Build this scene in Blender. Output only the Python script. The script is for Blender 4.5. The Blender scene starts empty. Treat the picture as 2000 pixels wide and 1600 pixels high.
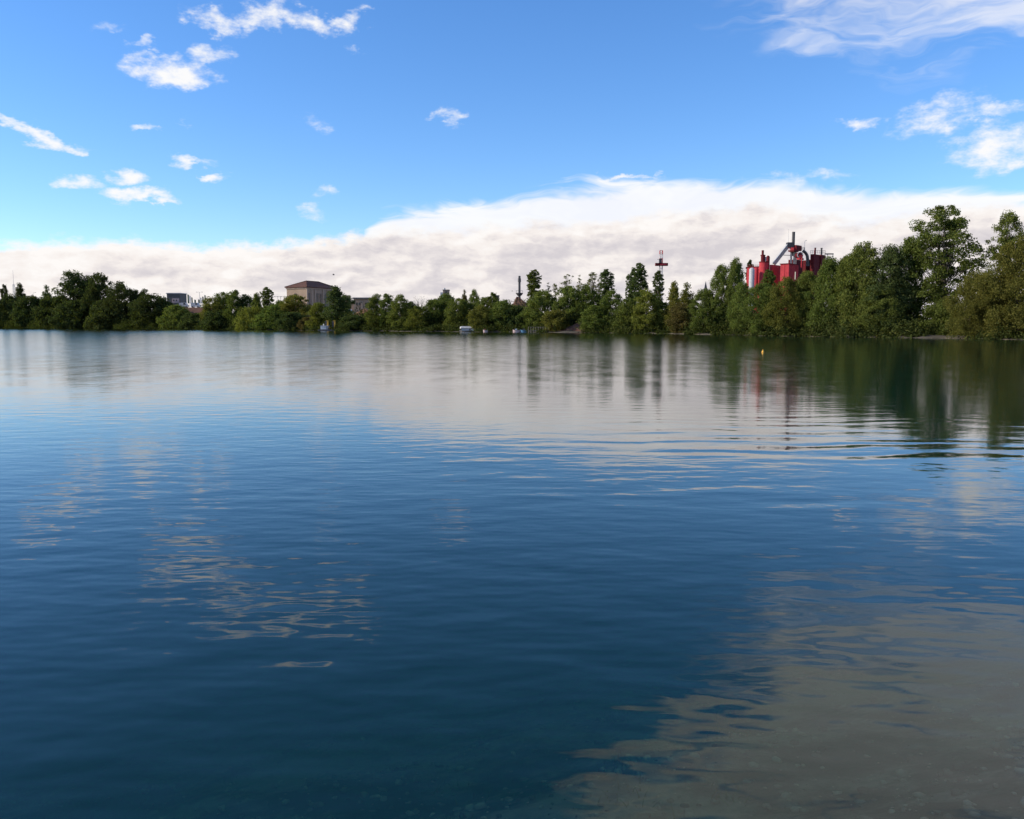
import bpy, math, random
import numpy as np
from mathutils import Vector, Matrix

R = math.radians
sc = bpy.context.scene
col = sc.collection

# ------------------------------------------------------------------ camera
F = 1664.0            # focal length in photograph pixels (2000 wide)
CAM_H = 1.9
PITCH = math.atan(166.0 / F)
cam_d = bpy.data.cameras.new('camera')
cam_d.sensor_width = 36.0
cam_d.lens = 36.0 * F / 2000.0
cam_d.clip_start = 0.1
cam_d.clip_end = 20000
cam = bpy.data.objects.new('camera', cam_d)
col.objects.link(cam)
cam.location = (0, 0, CAM_H)
cam.rotation_euler = (R(90) - PITCH, 0, 0)
sc.camera = cam

# ------------------------------------------------------------------ render
sc.view_settings.view_transform = 'Standard'
sc.view_settings.look = 'None'
sc.view_settings.exposure = 0.0
sc.view_settings.gamma = 1.0
sc.cycles.use_denoising = True
sc.cycles.max_bounces = 8
sc.cycles.diffuse_bounces = 2
sc.cycles.use_adaptive_sampling = True
sc.cycles.adaptive_threshold = 0.02
sc.cycles.glossy_bounces = 3
sc.cycles.transmission_bounces = 4
sc.cycles.volume_bounces = 1
sc.cycles.transparent_max_bounces = 16
sc.cycles.sample_clamp_indirect = 6.0

SUN_AZ, SUN_EL = -93.0, 25.0        # degrees; azimuth from the view axis, left is negative


def cam_dir(px, py):
    """world direction through a photograph pixel"""
    xc, yc = (px - 1000) / F, -(py - 800) / F
    c, s = math.cos(PITCH), math.sin(PITCH)
    return Vector((xc, c + yc * s, -s + yc * c))


def at(px, py, Y):
    """the point at depth Y that the photograph shows at this pixel"""
    d = cam_dir(px, py)
    k = Y / d.y
    return Vector((d.x * k, Y, CAM_H + d.z * k))


def angles(px, py):
    d = cam_dir(px, py).normalized()
    return math.degrees(math.atan2(d.x, d.y)), math.degrees(math.asin(d.z))


# ------------------------------------------------------------------ node helper
class NT:
    def __init__(self, tree):
        self.t = tree
        tree.nodes.clear()

    def n(self, typ, **kw):
        nd = self.t.nodes.new(typ)
        for k, v in kw.items():
            setattr(nd, k, v)
        return nd

    def put(self, sock, v):
        if v is None:
            return
        if isinstance(v, bpy.types.NodeSocket):
            self.t.links.new(v, sock)
        else:
            if isinstance(v, (tuple, list)) and len(v) == 3 and len(getattr(sock, 'default_value', (0, 0, 0))) == 4:
                v = (*v, 1)
            sock.default_value = v

    def m(self, op, a, b=None, c=None, clamp=False):
        nd = self.n('ShaderNodeMath', operation=op)
        nd.use_clamp = clamp
        for i, v in enumerate((a, b, c)):
            self.put(nd.inputs[i], v)
        return nd.outputs[0]

    def v(self, op, a, b=None, scale=None):
        nd = self.n('ShaderNodeVectorMath', operation=op)
        self.put(nd.inputs[0], a)
        if b is not None:
            self.put(nd.inputs[1], b)
        if scale is not None:
            self.put(nd.inputs['Scale'], scale)
        return nd.outputs['Value'] if op in ('DOT_PRODUCT', 'LENGTH', 'DISTANCE') else nd.outputs[0]

    def noise(self, vec, scale, detail=3, rough=0.5, dim='3D', distort=0.0, w=None, col=False):
        nd = self.n('ShaderNodeTexNoise')
        nd.noise_dimensions = dim
        if vec is not None:
            self.put(nd.inputs['Vector'], vec)
        self.put(nd.inputs['Scale'], scale)
        self.put(nd.inputs['Detail'], detail)
        self.put(nd.inputs['Roughness'], rough)
        self.put(nd.inputs['Distortion'], distort)
        if w is not None:
            self.put(nd.inputs['W'], w)
        return nd.outputs['Color'] if col else nd.outputs['Fac']

    def ss(self, x, a, b, lo=0.0, hi=1.0):
        nd = self.n('ShaderNodeMapRange', interpolation_type='SMOOTHSTEP')
        for i, v in enumerate((x, a, b, lo, hi)):
            self.put(nd.inputs[i], v)
        return nd.outputs[0]

    def lin(self, x, a, b, lo=0.0, hi=1.0):
        nd = self.n('ShaderNodeMapRange')
        nd.clamp = True
        for i, v in enumerate((x, a, b, lo, hi)):
            self.put(nd.inputs[i], v)
        return nd.outputs[0]

    def mix(self, f, a, b, blend='MIX'):
        nd = self.n('ShaderNodeMix', data_type='RGBA', blend_type=blend)
        self.put(nd.inputs[0], f)
        self.put(nd.inputs[6], a)
        self.put(nd.inputs[7], b)
        return nd.outputs[2]

    def xyz(self, x, y, z=0.0):
        nd = self.n('ShaderNodeCombineXYZ')
        for i, v in enumerate((x, y, z)):
            self.put(nd.inputs[i], v)
        return nd.outputs[0]


# ------------------------------------------------------------------ world: sky and clouds
world = bpy.data.worlds.new('World')
sc.world = world
world.use_nodes = True
w = NT(world.node_tree)
sky = w.n('ShaderNodeTexSky', sky_type='NISHITA')
sky.sun_disc = False
sky.sun_elevation = R(SUN_EL)
sky.sun_rotation = R(SUN_AZ)
sky.altitude = 150
sky.air_density = 1.0
sky.dust_density = 0.05
sky.ozone_density = 2.0
SKY_STRENGTH = 0.15
hs = w.n('ShaderNodeHueSaturation')
hs.inputs['Saturation'].default_value = 1.22
hs.inputs['Value'].default_value = 1.0
w.put(hs.inputs['Color'], sky.outputs[0])
sky_col = w.mix(1.0, hs.outputs[0], (1.07, 1.20, 1.36), 'MULTIPLY')
bg_sky = w.n('ShaderNodeBackground')
gm = w.n('ShaderNodeGamma')
gm.inputs[1].default_value = 0.95
w.put(gm.inputs[0], sky_col)
w.put(bg_sky.inputs[0], w.mix(1.0, gm.outputs[0], (0.90, 0.97, 1.12), 'MULTIPLY'))
bg_sky.inputs[1].default_value = SKY_STRENGTH

tc = w.n('ShaderNodeTexCoord')
sep = w.n('ShaderNodeSeparateXYZ')
w.put(sep.inputs[0], tc.outputs['Generated'])
U = w.m('MULTIPLY', w.m('ARCTAN2', sep.outputs[0], sep.outputs[1]), 57.29578)
V = w.m('MULTIPLY', w.m('ARCSINE', sep.outputs[2]), 57.29578)
UV = w.xyz(U, V)
# one colour noise gives the ragged edges (shift of the sky coordinate) and the fine density
wn = w.n('ShaderNodeSeparateColor')
w.put(wn.inputs[0], w.noise(w.v('MULTIPLY', UV, (0.50, 0.95, 1.0)), 1.0, 4, 0.62, '2D', col=True))
fine = wn.outputs[2]
UVW = w.v('ADD', UV, w.xyz(w.m('MULTIPLY_ADD', wn.outputs[0], 2.8, -1.4), w.m('MULTIPLY_ADD', wn.outputs[1], 1.5, -0.75)))
wm = w.n('ShaderNodeSeparateColor')
w.put(wm.inputs[0], w.noise(w.v('MULTIPLY', UV, (0.11, 0.28, 1.0)), 1.0, 3, 0.55, '2D', col=True))
big = wm.outputs[2]
UVS = w.v('ADD', UV, w.xyz(w.m('MULTIPLY_ADD', wm.outputs[0], 10.0, -5.0), w.m('MULTIPLY_ADD', wm.outputs[1], 4.4, -2.2)))


def blobs(uv, rows):
    acc = None
    for px, py, wpx, hpx, tilt, wt in rows:
        cu, cv = angles(px, py)
        k = 0.0344
        a, b = wpx * k / 2, hpx * k / 2
        t = R(tilt)
        if abs(tilt) < 5:
            nd = w.n('ShaderNodeVectorMath', operation='MULTIPLY_ADD')
            w.put(nd.inputs[0], uv)
            nd.inputs[1].default_value = (1 / a, 1 / b, 0)
            nd.inputs[2].default_value = (-cu / a, -cv / b, 0)
            r2 = w.v('DOT_PRODUCT', nd.outputs[0], nd.outputs[0])
        else:
            d = w.v('SUBTRACT', uv, (cu, cv, 0))
            A = w.v('DOT_PRODUCT', d, (math.cos(t) / a, math.sin(t) / a, 0))
            B = w.v('DOT_PRODUCT', d, (-math.sin(t) / b, math.cos(t) / b, 0))
            r2 = w.m('MULTIPLY_ADD', A, A, w.m('MULTIPLY', B, B))
        q = w.m('MULTIPLY_ADD', r2, -wt, wt)
        acc = w.m('MAXIMUM', q, 0.0) if acc is None else w.m('MAXIMUM', acc, q)
    return acc


# small fair-weather clouds: centre and size as seen, tilt, weight
SMALL = [
    (420, 42, 150, 50, -10, .9), (520, 30, 150, 56, 14, .95), (605, 42, 140, 46, -14, .9), (685, 42, 90, 56, 35, .95),
    (335, 140, 200, 72, -4, 1.15), (405, 105, 130, 46, 8, .85), (288, 88, 70, 22, -4, .7),
    (60, 258, 160, 36, -22, 1.0), (115, 285, 90, 30, -4, .95),
    (152, 355, 110, 42, 4, .95), (250, 342, 90, 34, 0, .95), (275, 380, 180, 42, 4, 1.35), (420, 352, 80, 30, 2, .9),
    (358, 314, 50, 34, 0, .85), (278, 247, 60, 18, -4, .65), (400, 318, 90, 20, 0, .5), (365, 243, 50, 22, 0, .55),
    (615, 240, 80, 46, -20, .5), (878, 230, 66, 48, 0, .8), (612, 418, 90, 42, -16, .75),
    (632, 378, 64, 34, 0, .55), (690, 98, 60, 14, 0, .5), (205, 50, 70, 24, 0, .45),
    (1685, 240, 110, 32, -4, .8), (1835, 222, 190, 84, 15, .8), (1930, 215, 220, 34, 3, .7), (1950, 285, 200, 110, 0, 1.05),
    (1225, 343, 170, 14, 1, .8), (1560, 345, 240, 34, -2, .6),
]
m_small = blobs(UVW, SMALL)
d_small = w.ss(w.m('ADD', m_small, w.m('MULTIPLY_ADD', fine, 2.0, -1.16)), 0.02, 1.15)
d_small = w.m('MULTIPLY', d_small, w.ss(m_small, 0.0, 0.55))
# scattered clouds over the rest of the sky, outside the part described one by one
beyond = w.m('MAXIMUM', w.ss(w.m('ABSOLUTE', U), 34, 46), w.ss(V, 34, 46))
d_scat = w.m('MULTIPLY', w.ss(w.m('MULTIPLY_ADD', fine, 0.3, big), 0.66, 0.82), beyond)
# thin high veil at the upper right, going on above the frame (the lake mirrors it)
VEIL = [(1620, 40, 420, 150, 0, .75), (1850, 50, 420, 190, 0, .9), (1760, -60, 700, 200, 0, 1.0),
        (1800, -330, 900, 430, 8, 2.0), (1980, -150, 600, 400, 0, 1.9), (1440, -450, 760, 190, 0, 1.8), (1850, -640, 1300, 360, 0, 1.9)]
m_veil = blobs(UVS, VEIL)
ba = w.noise(w.v('MULTIPLY', UVS, (0.13, 0.62, 1)), 1.0, 4, 0.58, '2D')
d_veil = w.ss(w.m('ADD', m_veil, w.m('MULTIPLY_ADD', ba, 2.6, -1.42)), 0.0, 1.45)
d_veil = w.m('MULTIPLY', w.m('MULTIPLY', d_veil, w.ss(m_veil, 0.0, 0.5)), w.ss(V, 17, 24, 0.80, 0.93))


def edge(rows):
    """float curve: cloud top (degrees) over azimuth"""
    nd = w.n('ShaderNodeFloatCurve')
    w.put(nd.inputs['Value'], w.lin(U, -40, 40))
    cv = nd.mapping.curves[0]
    pts = []
    for px, py in rows:
        a, e = angles(px, py)
        pts.append(((a + 40) / 80, e / 20))
    while len(cv.points) < len(pts):
        cv.points.new(0.5, 0.5)
    for p, q in zip(cv.points, pts):
        p.location = q
        p.handle_type = 'AUTO'
    nd.mapping.update()
    return w.m('MULTIPLY', nd.outputs[0], 20.0)


top_a = edge([(-250, 640), (640, 640), (720, 440), (780, 408), (900, 402), (1030, 376), (1150, 360), (1330, 352), (1470, 352), (1600, 364), (1800, 372), (2000, 374), (2250, 380)])
top_b = edge([(-250, 490), (0, 476), (150, 466), (350, 474), (480, 472), (620, 462), (720, 452), (850, 446), (1000, 436), (1130, 432), (1250, 420), (1380, 408), (1490, 396), (1600, 420), (1700, 428), (1850, 400), (2000, 392), (2250, 395)])
d_a = w.ss(w.m('ADD', w.m('SUBTRACT', top_a, V), w.m('MULTIPLY_ADD', ba, 2.4, -1.2)), -0.30, 0.80)
d_b = w.ss(w.m('ADD', w.m('SUBTRACT', top_b, V), w.m('MULTIPLY_ADD', fine, 1.7, -0.85)), -0.25, 0.60)
# shading inside the bank: puffs lit from the upper left, lilac grey hollows between
pc = w.v('ADD', w.v('MULTIPLY', UV, (0.21, 0.50, 1)), w.xyz(w.m('MULTIPLY', wn.outputs[0], 0.25), w.m('MULTIPLY', wn.outputs[1], 0.25), 0))
puff = w.noise(pc, 1.0, 5, 0.56, '2D')
puff2 = w.noise(w.v('ADD', pc, (-0.10, 0.16, 0)), 1.0, 5, 0.56, '2D')
tone = w.m('ADD', w.m('MULTIPLY_ADD', w.m('SUBTRACT', puff, puff2), 1.0, 0.24), w.m('MULTIPLY', puff, 0.54))
tone = w.m('ADD', tone, w.m('MULTIPLY_ADD', big, 0.34, -0.14))
tone = w.m('ADD', tone, w.lin(w.m('SUBTRACT', top_b, V), 0.0, 1.8, 0.20, -0.02))
tone = w.m('ADD', tone, w.lin(U, -30, 5, 0.10, -0.08))
ramp = w.n('ShaderNodeValToRGB')
w.put(ramp.inputs[0], tone)
e = ramp.color_ramp.elements
e[0].position, e[0].color = 0.28, (0.68, 0.64, 0.67, 1)
e[1].position, e[1].color = 0.80, (1.0, 0.965, 0.94, 1)
x_ = e.new(0.44); x_.color = (0.79, 0.74, 0.745, 1)
x_ = e.new(0.60); x_.color = (0.93, 0.87, 0.84, 1)
col_b = ramp.outputs[0]
col_a = w.mix(w.ss(ba, 0.3, 0.7), (0.93, 0.94, 1.0), (1.0, 1.0, 1.0))
col_small = w.mix(d_small, (0.84, 0.89, 1.0), (1.0, 0.99, 0.98))
col_veil = w.mix(w.ss(V, 14, 24), (0.80, 0.86, 1.0), (0.97, 0.92, 0.89))


def bg(colour, strength=1.0):
    b = w.n('ShaderNodeBackground')
    w.put(b.inputs[0], colour)
    b.inputs[1].default_value = strength
    return b.outputs[0]


def over(under, shader, fac):
    mx = w.n('ShaderNodeMixShader')
    w.put(mx.inputs[0], fac)
    w.put(mx.inputs[1], under)
    w.put(mx.inputs[2], shader)
    return mx.outputs[0]


up = w.ss(V, -1.0, 0.0)
s_ = over(bg_sky.outputs[0], bg(col_veil), d_veil)
s_ = over(s_, bg((0.93, 0.91, 0.92)), d_scat)
s_ = over(s_, bg(col_small), w.m('MULTIPLY', d_small, 0.97))
s_ = over(s_, bg(col_a), w.m('MULTIPLY', d_a, 0.95))
s_ = over(s_, bg(col_b), w.m('MULTIPLY', d_b, up))
wo = w.n('ShaderNodeOutputWorld')
w.put(wo.inputs[0], s_)
world.cycles.sampling_method = 'NONE'

# ------------------------------------------------------------------ sun
sl = bpy.data.lights.new('sun', 'SUN')
sl.energy = 5.0
sl.angle = R(0.53)
sl.color = (1.0, 0.90, 0.74)
sun = bpy.data.objects.new('sun', sl)
col.objects.link(sun)
sd = Vector((math.sin(R(SUN_AZ)) * math.cos(R(SUN_EL)), math.cos(R(SUN_AZ)) * math.cos(R(SUN_EL)), math.sin(R(SUN_EL))))
sun.rotation_euler = sd.to_track_quat('Z', 'Y').to_euler()
sun.location = sd * 100


# ------------------------------------------------------------------ materials
def material(name):
    m = bpy.data.materials.new(name)
    m.use_nodes = True
    return m, NT(m.node_tree)


def surface(t, sh):
    o = t.n('ShaderNodeOutputMaterial')
    t.put(o.inputs[0], sh)
    return o


_mats = {}


def paint(name, rgb, rough=0.6, metal=0.0, wear=0.18, scale=1.2):
    """painted / plastered / metal surface with weathering in broad patches and vertical streaks"""
    if name in _mats:
        return _mats[name]
    m, t = material(name)
    g = t.n('ShaderNodeNewGeometry')
    p = g.outputs['Position']
    n1 = t.noise(p, scale, 5, 0.6)
    n2 = t.noise(t.v('MULTIPLY', p, (2.2, 2.2, 0.25)), 1.0, 4, 0.6)
    f = t.m('ADD', t.m('MULTIPLY', n1, 0.6), t.m('MULTIPLY', n2, 0.4))
    c = t.mix(t.ss(f, 0.35, 0.68), tuple(v * (1 - wear) for v in rgb), tuple(min(1, v * (1 + wear * .6)) for v in rgb))
    b = t.n('ShaderNodeBsdfPrincipled')
    t.put(b.inputs['Base Color'], c)
    b.inputs['Roughness'].default_value = rough
    b.inputs['Metallic'].default_value = metal
    b.inputs['Specular IOR Level'].default_value = 0.2 if rough > .7 else 0.5
    surface(t, b.outputs[0])
    _mats[name] = m
    return m


def leaf_material():
    m, t = material('leaves')
    oi = t.n('ShaderNodeObjectInfo')
    g = t.n('ShaderNodeNewGeometry')
    tcx = t.n('ShaderNodeTexCoord')
    n1 = t.noise(tcx.outputs['Object'], 0.45, 2, 0.5)
    r = g.outputs['Random Per Island']
    k = t.m('ADD', t.m('MULTIPLY', r, 0.55), t.m('MULTIPLY', n1, 0.9))
    c = t.mix(1.0, oi.outputs['Color'], t.mix(t.lin(k, 0.3, 1.0), (0.62, 0.66, 0.60), (1.30, 1.22, 1.0)), 'MULTIPLY')
    c = t.mix(t.m('MULTIPLY', t.ss(r, 0.86, 1.0), 0.35), c, (0.16, 0.13, 0.03))
    df = t.n('ShaderNodeBsdfDiffuse')
    t.put(df.inputs[0], c)
    tr = t.n('ShaderNodeBsdfTranslucent')
    t.put(tr.inputs[0], t.mix(1.0, c, (1.15, 1.25, 0.5), 'MULTIPLY'))
    mx = t.n('ShaderNodeMixShader')
    mx.inputs[0].default_value = 0.34
    t.put(mx.inputs[1], df.outputs[0])
    t.put(mx.inputs[2], tr.outputs[0])
    surface(t, mx.outputs[0])
    return m


def bark_material():
    m, t = material('bark')
    tcx = t.n('ShaderNodeTexCoord')
    n = t.noise(t.v('MULTIPLY', tcx.outputs['Object'], (3, 3, .6)), 1.5, 4, 0.6)
    c = t.mix(t.ss(n, .35, .65), (0.055, 0.045, 0.036), (0.19, 0.165, 0.135))
    b = t.n('ShaderNodeBsdfDiffuse')
    t.put(b.inputs[0], c)
    surface(t, b.outputs[0])
    return m


LEAF = leaf_material()
BARK = bark_material()


def ground_material():
    m, t = material('bank_and_lakebed')
    g = t.n('ShaderNodeNewGeometry')
    p = g.outputs['Position']
    s = t.n('ShaderNodeSeparateXYZ')
    t.put(s.inputs[0], p)
    z = s.outputs[2]
    n1 = t.noise(p, 0.12, 5, 0.6)
    n2 = t.noise(p, 1.8, 5, 0.65)
    n3 = t.noise(p, 9.0, 4, 0.6)
    grass = t.mix(n2, (0.030, 0.042, 0.014), (0.085, 0.090, 0.034))
    soil = t.mix(n2, (0.085, 0.058, 0.040), (0.17, 0.115, 0.080))
    land = t.mix(t.ss(t.m('ADD', n1, t.m('MULTIPLY', n2, .3)), 0.52, 0.72), grass, soil)
    beach = t.mix(t.m('MULTIPLY', n3, n1), (0.04, 0.034, 0.022), (0.15, 0.115, 0.080))
    land = t.mix(t.ss(z, 0.25, 0.9), beach, land)
    bed = t.mix(n3, (0.24, 0.20, 0.125), (0.48, 0.41, 0.27))
    weed = t.mix(n3, (0.016, 0.026, 0.012), (0.05, 0.066, 0.026))
    bed = t.mix(t.ss(t.m('ADD', t.m('MULTIPLY', n2, .55), t.m('MULTIPLY', t.noise(p, 0.55, 3, .5), .6)), 0.50, 0.66), bed, weed)
    c = t.mix(t.ss(z, -0.05, 0.08), bed, land)
    b = t.n('ShaderNodeBsdfPrincipled')
    t.put(b.inputs['Base Color'], c)
    b.inputs['Roughness'].default_value = 0.9
    bp = t.n('ShaderNodeBump')
    bp.inputs['Strength'].default_value = 0.6
    bp.inputs['Distance'].default_value = 0.05
    t.put(bp.inputs['Height'], n3)
    t.put(b.inputs['Normal'], bp.outputs[0])
    surface(t, b.outputs[0])
    return m


def water_material():
    m, t = material('lake_water')
    g = t.n('ShaderNodeNewGeometry')
    p = g.outputs['Position']
    s = t.n('ShaderNodeSeparateXYZ')
    t.put(s.inputs[0], p)
    X, Y = s.outputs[0], s.outputs[1]
    EPS = 0.012

    def height(off):
        q = t.v('ADD', p, off)
        a = t.noise(t.v('MULTIPLY', q, (0.50, 1.0, 1)), 2.7, 2.2, 0.5, '2D')
        b = t.noise(t.v('MULTIPLY', t.v('ADD', q, (17, 31, 0)), (0.55, 1.0, 1)), 0.16, 2, 0.5, '2D')
        return a, b

    h0, hx, hy = height((0, 0, 0)), height((EPS, 0, 0)), height((0, EPS, 0))
    dx = [t.m('DIVIDE', t.m('SUBTRACT', hx[i], h0[i]), EPS) for i in (0, 1)]
    dy = [t.m('DIVIDE', t.m('SUBTRACT', hy[i], h0[i]), EPS) for i in (0, 1)]
    # wind: ripples resolved near the sheltered shore, fine roughness further out
    patch = t.noise(t.v('MULTIPLY', p, (0.5, 1.0, 1)), 0.10, 2, 0.5, '2D')
    amp = t.m('MULTIPLY', t.lin(patch, 0.3, 0.7, 0.55, 1.25), t.lin(t.m('LOGARITHM', t.m('MAXIMUM', Y, 1.0), 10.0), 1.0, 1.7, 1.0, 0.11))
    ka = t.m('MULTIPLY', amp, 0.0078)
    kb = t.m('MULTIPLY', amp, 0.010)
    sx = t.m('ADD', t.m('MULTIPLY', dx[0], ka), t.m('MULTIPLY', dx[1], kb))
    sy = t.m('ADD', t.m('MULTIPLY', dy[0], ka), t.m('MULTIPLY', dy[1], kb))
    # low streaky ripples out on the open water
    streaks = t.noise(t.v('MULTIPLY', p, (0.85, 0.42, 1)), 1.0, 2, 0.6, '2D')
    sy = t.m('ADD', sy, t.m('MULTIPLY', t.m('MULTIPLY_ADD', streaks, 0.024, -0.010), t.ss(Y, 12.0, 30.0)))
    # a train of longer wavelets running in from the middle of the lake
    wob = t.noise(t.v('MULTIPLY', p, (0.22, 0.30, 1)), 1.0, 2, 0.5, '2D')
    mask_n = t.noise(t.v('MULTIPLY', p, (0.12, 0.45, 1)), 1.0, 2, 0.5, '2D')
    mask = t.m('MULTIPLY', t.ss(mask_n, 0.40, 0.62), t.m('MULTIPLY', t.ss(X, -3.0, 3.0), t.ss(Y, 21.0, 11.0)))
    mask = t.m('MULTIPLY', mask, t.ss(Y, 4.5, 8.0))
    for wl, dirx, a in ((0.95, 0.10, 0.018), (0.55, -0.07, 0.011)):
        kk = 2 * math.pi / wl
        ph = t.m('ADD', t.m('MULTIPLY', t.v('DOT_PRODUCT', p, (dirx, 1.0, 0)), kk), t.m('MULTIPLY', wob, 16.0))
        sl_ = t.m('MULTIPLY', t.m('MULTIPLY', t.m('COSINE', ph), a), mask)
        sy = t.m('ADD', sy, sl_)
    nrm = t.v('NORMALIZE', t.xyz(t.m('MULTIPLY', sx, -1.0), t.m('MULTIPLY', sy, -1.0), 1.0))
    ly = t.m('LOGARITHM', t.m('MAXIMUM', Y, 1.0), 10.0)
    rough = t.m('ADD', t.lin(ly, 0.95, 1.75, 0.03, 0.162), t.ss(ly, 2.1, 2.5, 0.0, 0.02))
    rough = t.m('MULTIPLY', rough, t.ss(t.m('SUBTRACT', X, t.m('MULTIPLY', Y, 0.12)), 0.0, 30.0, 1.0, 0.62))
    fr = t.n('ShaderNodeFresnel')
    fr.inputs[0].default_value = 1.333
    t.put(fr.inputs['Normal'], nrm)
    gl = t.n('ShaderNodeBsdfGlossy')
    gl.distribution = 'BECKMANN'
    gl.inputs['Color'].default_value = (0.97, 0.97, 0.97, 1)
    t.put(gl.inputs['Roughness'], rough)
    t.put(gl.inputs['Normal'], nrm)
    tr = t.n('ShaderNodeBsdfTransparent')
    mx = t.n('ShaderNodeMixShader')
    t.put(mx.inputs[0], fr.outputs[0])
    t.put(mx.inputs[1], tr.outputs[0])
    t.put(mx.inputs[2], gl.outputs[0])
    o = surface(t, mx.outputs[0])
    ab = t.n('ShaderNodeVolumeAbsorption')
    ab.inputs[0].default_value = (0.22, 0.70, 0.48, 1)
    ab.inputs[1].default_value = 0.55
    vs = t.n('ShaderNodeVolumeScatter')
    vs.inputs[0].default_value = (0.03, 0.92, 0.60, 1)
    vs.inputs[1].default_value = 0.105
    ad = t.n('ShaderNodeAddShader')
    t.put(ad.inputs[0], ab.outputs[0])
    t.put(ad.inputs[1], vs.outputs[0])
    t.put(o.inputs['Volume'], ad.outputs[0])
    return m


# ------------------------------------------------------------------ mesh helpers
class MB:
    def __init__(self):
        self.v, self.f = [], []

    def add(self, vs, fs):
        o = len(self.v)
        self.v += [tuple(q) for q in vs]
        self.f += [tuple(i + o for i in f) for f in fs]
        return self

    def box(self, c, s, rz=0.0, M=None):
        hx, hy, hz = s[0] / 2, s[1] / 2, s[2] / 2
        vs = [Vector((x, y, z)) for z in (-hz, hz) for y in (-hy, hy) for x in (-hx, hx)]
        m = M if M is not None else Matrix.Rotation(rz, 3, 'Z')
        c = Vector(c)
        return self.add([m @ q + c for q in vs], [(0, 2, 3, 1), (4, 5, 7, 6), (0, 1, 5, 4), (2, 6, 7, 3), (0, 4, 6, 2), (1, 3, 7, 5)])

    def tube(self, p0, p1, r0, r1=None, n=12, cap=True):
        r1 = r0 if r1 is None else r1
        p0, p1 = Vector(p0), Vector(p1)
        d = (p1 - p0).normalized()
        a = d.orthogonal().normalized()
        b = d.cross(a)
        vs = []
        for p_, r_ in ((p0, r0), (p1, r1)):
            for i in range(n):
                t = 2 * math.pi * i / n
                vs.append(p_ + a * (r_ * math.cos(t)) + b * (r_ * math.sin(t)))
        fs = [(i, (i + 1) % n, n + (i + 1) % n, n + i) for i in range(n)]
        if cap:
            fs += [tuple(range(n - 1, -1, -1)), tuple(range(n, 2 * n))]
        return self.add(vs, fs)

    def path(self, pts, rs, n=8):
        for i in range(len(pts) - 1):
            self.tube(pts[i], pts[i + 1], rs[i], rs[i + 1], n, True)
        return self

    def lathe(self, c, prof, n=20):
        c = Vector(c)
        vs, fs = [], []
        for r_, z in prof:
            for i in range(n):
                t = 2 * math.pi * i / n
                vs.append(c + Vector((r_ * math.cos(t), r_ * math.sin(t), z)))
        for k in range(len(prof) - 1):
            for i in range(n):
                fs.append((k * n + i, k * n + (i + 1) % n, (k + 1) * n + (i + 1) % n, (k + 1) * n + i))
        fs += [tuple(range(n - 1, -1, -1)), tuple((len(prof) - 1) * n + i for i in range(n))]
        return self.add(vs, fs)

    def build(self, name, mat, parent=None, smooth=False):
        org = Vector((0, 0, 0))
        q = parent
        while q is not None:
            org += q.location
            q = q.parent
        me = bpy.data.meshes.new(name)
        me.from_pydata([tuple(Vector(a) - org) for a in self.v], [], self.f)
        me.materials.append(mat)
        if smooth:
            me.shade_smooth()
            me.set_sharp_from_angle(angle=R(40))
        o = bpy.data.objects.new(name, me)
        col.objects.link(o)
        o.parent = parent
        return o


def tag(o, label, cat, group=None):
    o['label'] = label
    o['category'] = cat
    if group:
        o['group'] = group
    return o


def thing(name, label, cat, loc, group=None):
    o = bpy.data.objects.new(name, None)
    o.empty_display_size = 0.5
    col.objects.link(o)
    o.location = loc
    return tag(o, label, cat, group)


# ------------------------------------------------------------------ terrain
SHORE_PX = [(-320, 6.4), (0, 7), (180, 7.9), (350, 9), (500, 10.4), (640, 12), (820, 13.6), (1000, 15), (1100, 15.8), (1200, 16.6), (1350, 19),
            (1500, 22), (1650, 24.6), (1800, 26.2), (1900, 27.6), (2000, 30), (2200, 35)]
K = F * CAM_H


def shore_Y(px):
    y = K / float(np.interp(px, [a for a, b in SHORE_PX], [b for a, b in SHORE_PX]))
    return y * (1 + 0.010 * math.sin(px * .045) + 0.009 * math.sin(px * .117 + 1) + 0.005 * math.sin(px * .31 + 2))


shore = [((px - 1000) / F * shore_Y(px), shore_Y(px)) for px in range(-320, 2201, 20)]


ND = Vector((0.906, 0.423))           # direction of the near shoreline
P0 = Vector((2.2, 1.5))
poly = shore + [(88, 62), tuple(P0 + ND * 88), tuple(P0 + ND * 40), tuple(P0 + ND * 10), tuple(P0 - ND * 15), tuple(P0 - ND * 60), tuple(P0 - ND * 300), (-360, -60), (-450, 140), (-470, 400)]
POLY = np.array(poly)


def sdist(P):
    """signed distance to the shoreline, positive on land"""
    P = np.asarray(P, float)
    out = np.empty(len(P))
    A, B = POLY, np.roll(POLY, -1, 0)
    ab = B - A
    l2 = (ab ** 2).sum(1)
    for i in range(0, len(P), 4000):
        q = P[i:i + 4000, None, :]
        t = np.clip(((q - A) * ab).sum(2) / l2, 0, 1)
        d = np.sqrt((((A + t[..., None] * ab) - q) ** 2).sum(2).min(1))
        c = (A[:, 1] > q[..., 1]) != (B[:, 1] > q[..., 1])
        xi = ab[:, 0] * (q[..., 1] - A[:, 1]) / (ab[:, 1] + 1e-12) + A[:, 0]
        ins = (c & (q[..., 0] < xi)).sum(1) % 2 == 1
        out[i:i + 4000] = np.where(ins, -d, d)
    return out


def sstep(x, a, b):
    t = np.clip((x - a) / (b - a), 0, 1)
    return t * t * (3 - 2 * t)


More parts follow.
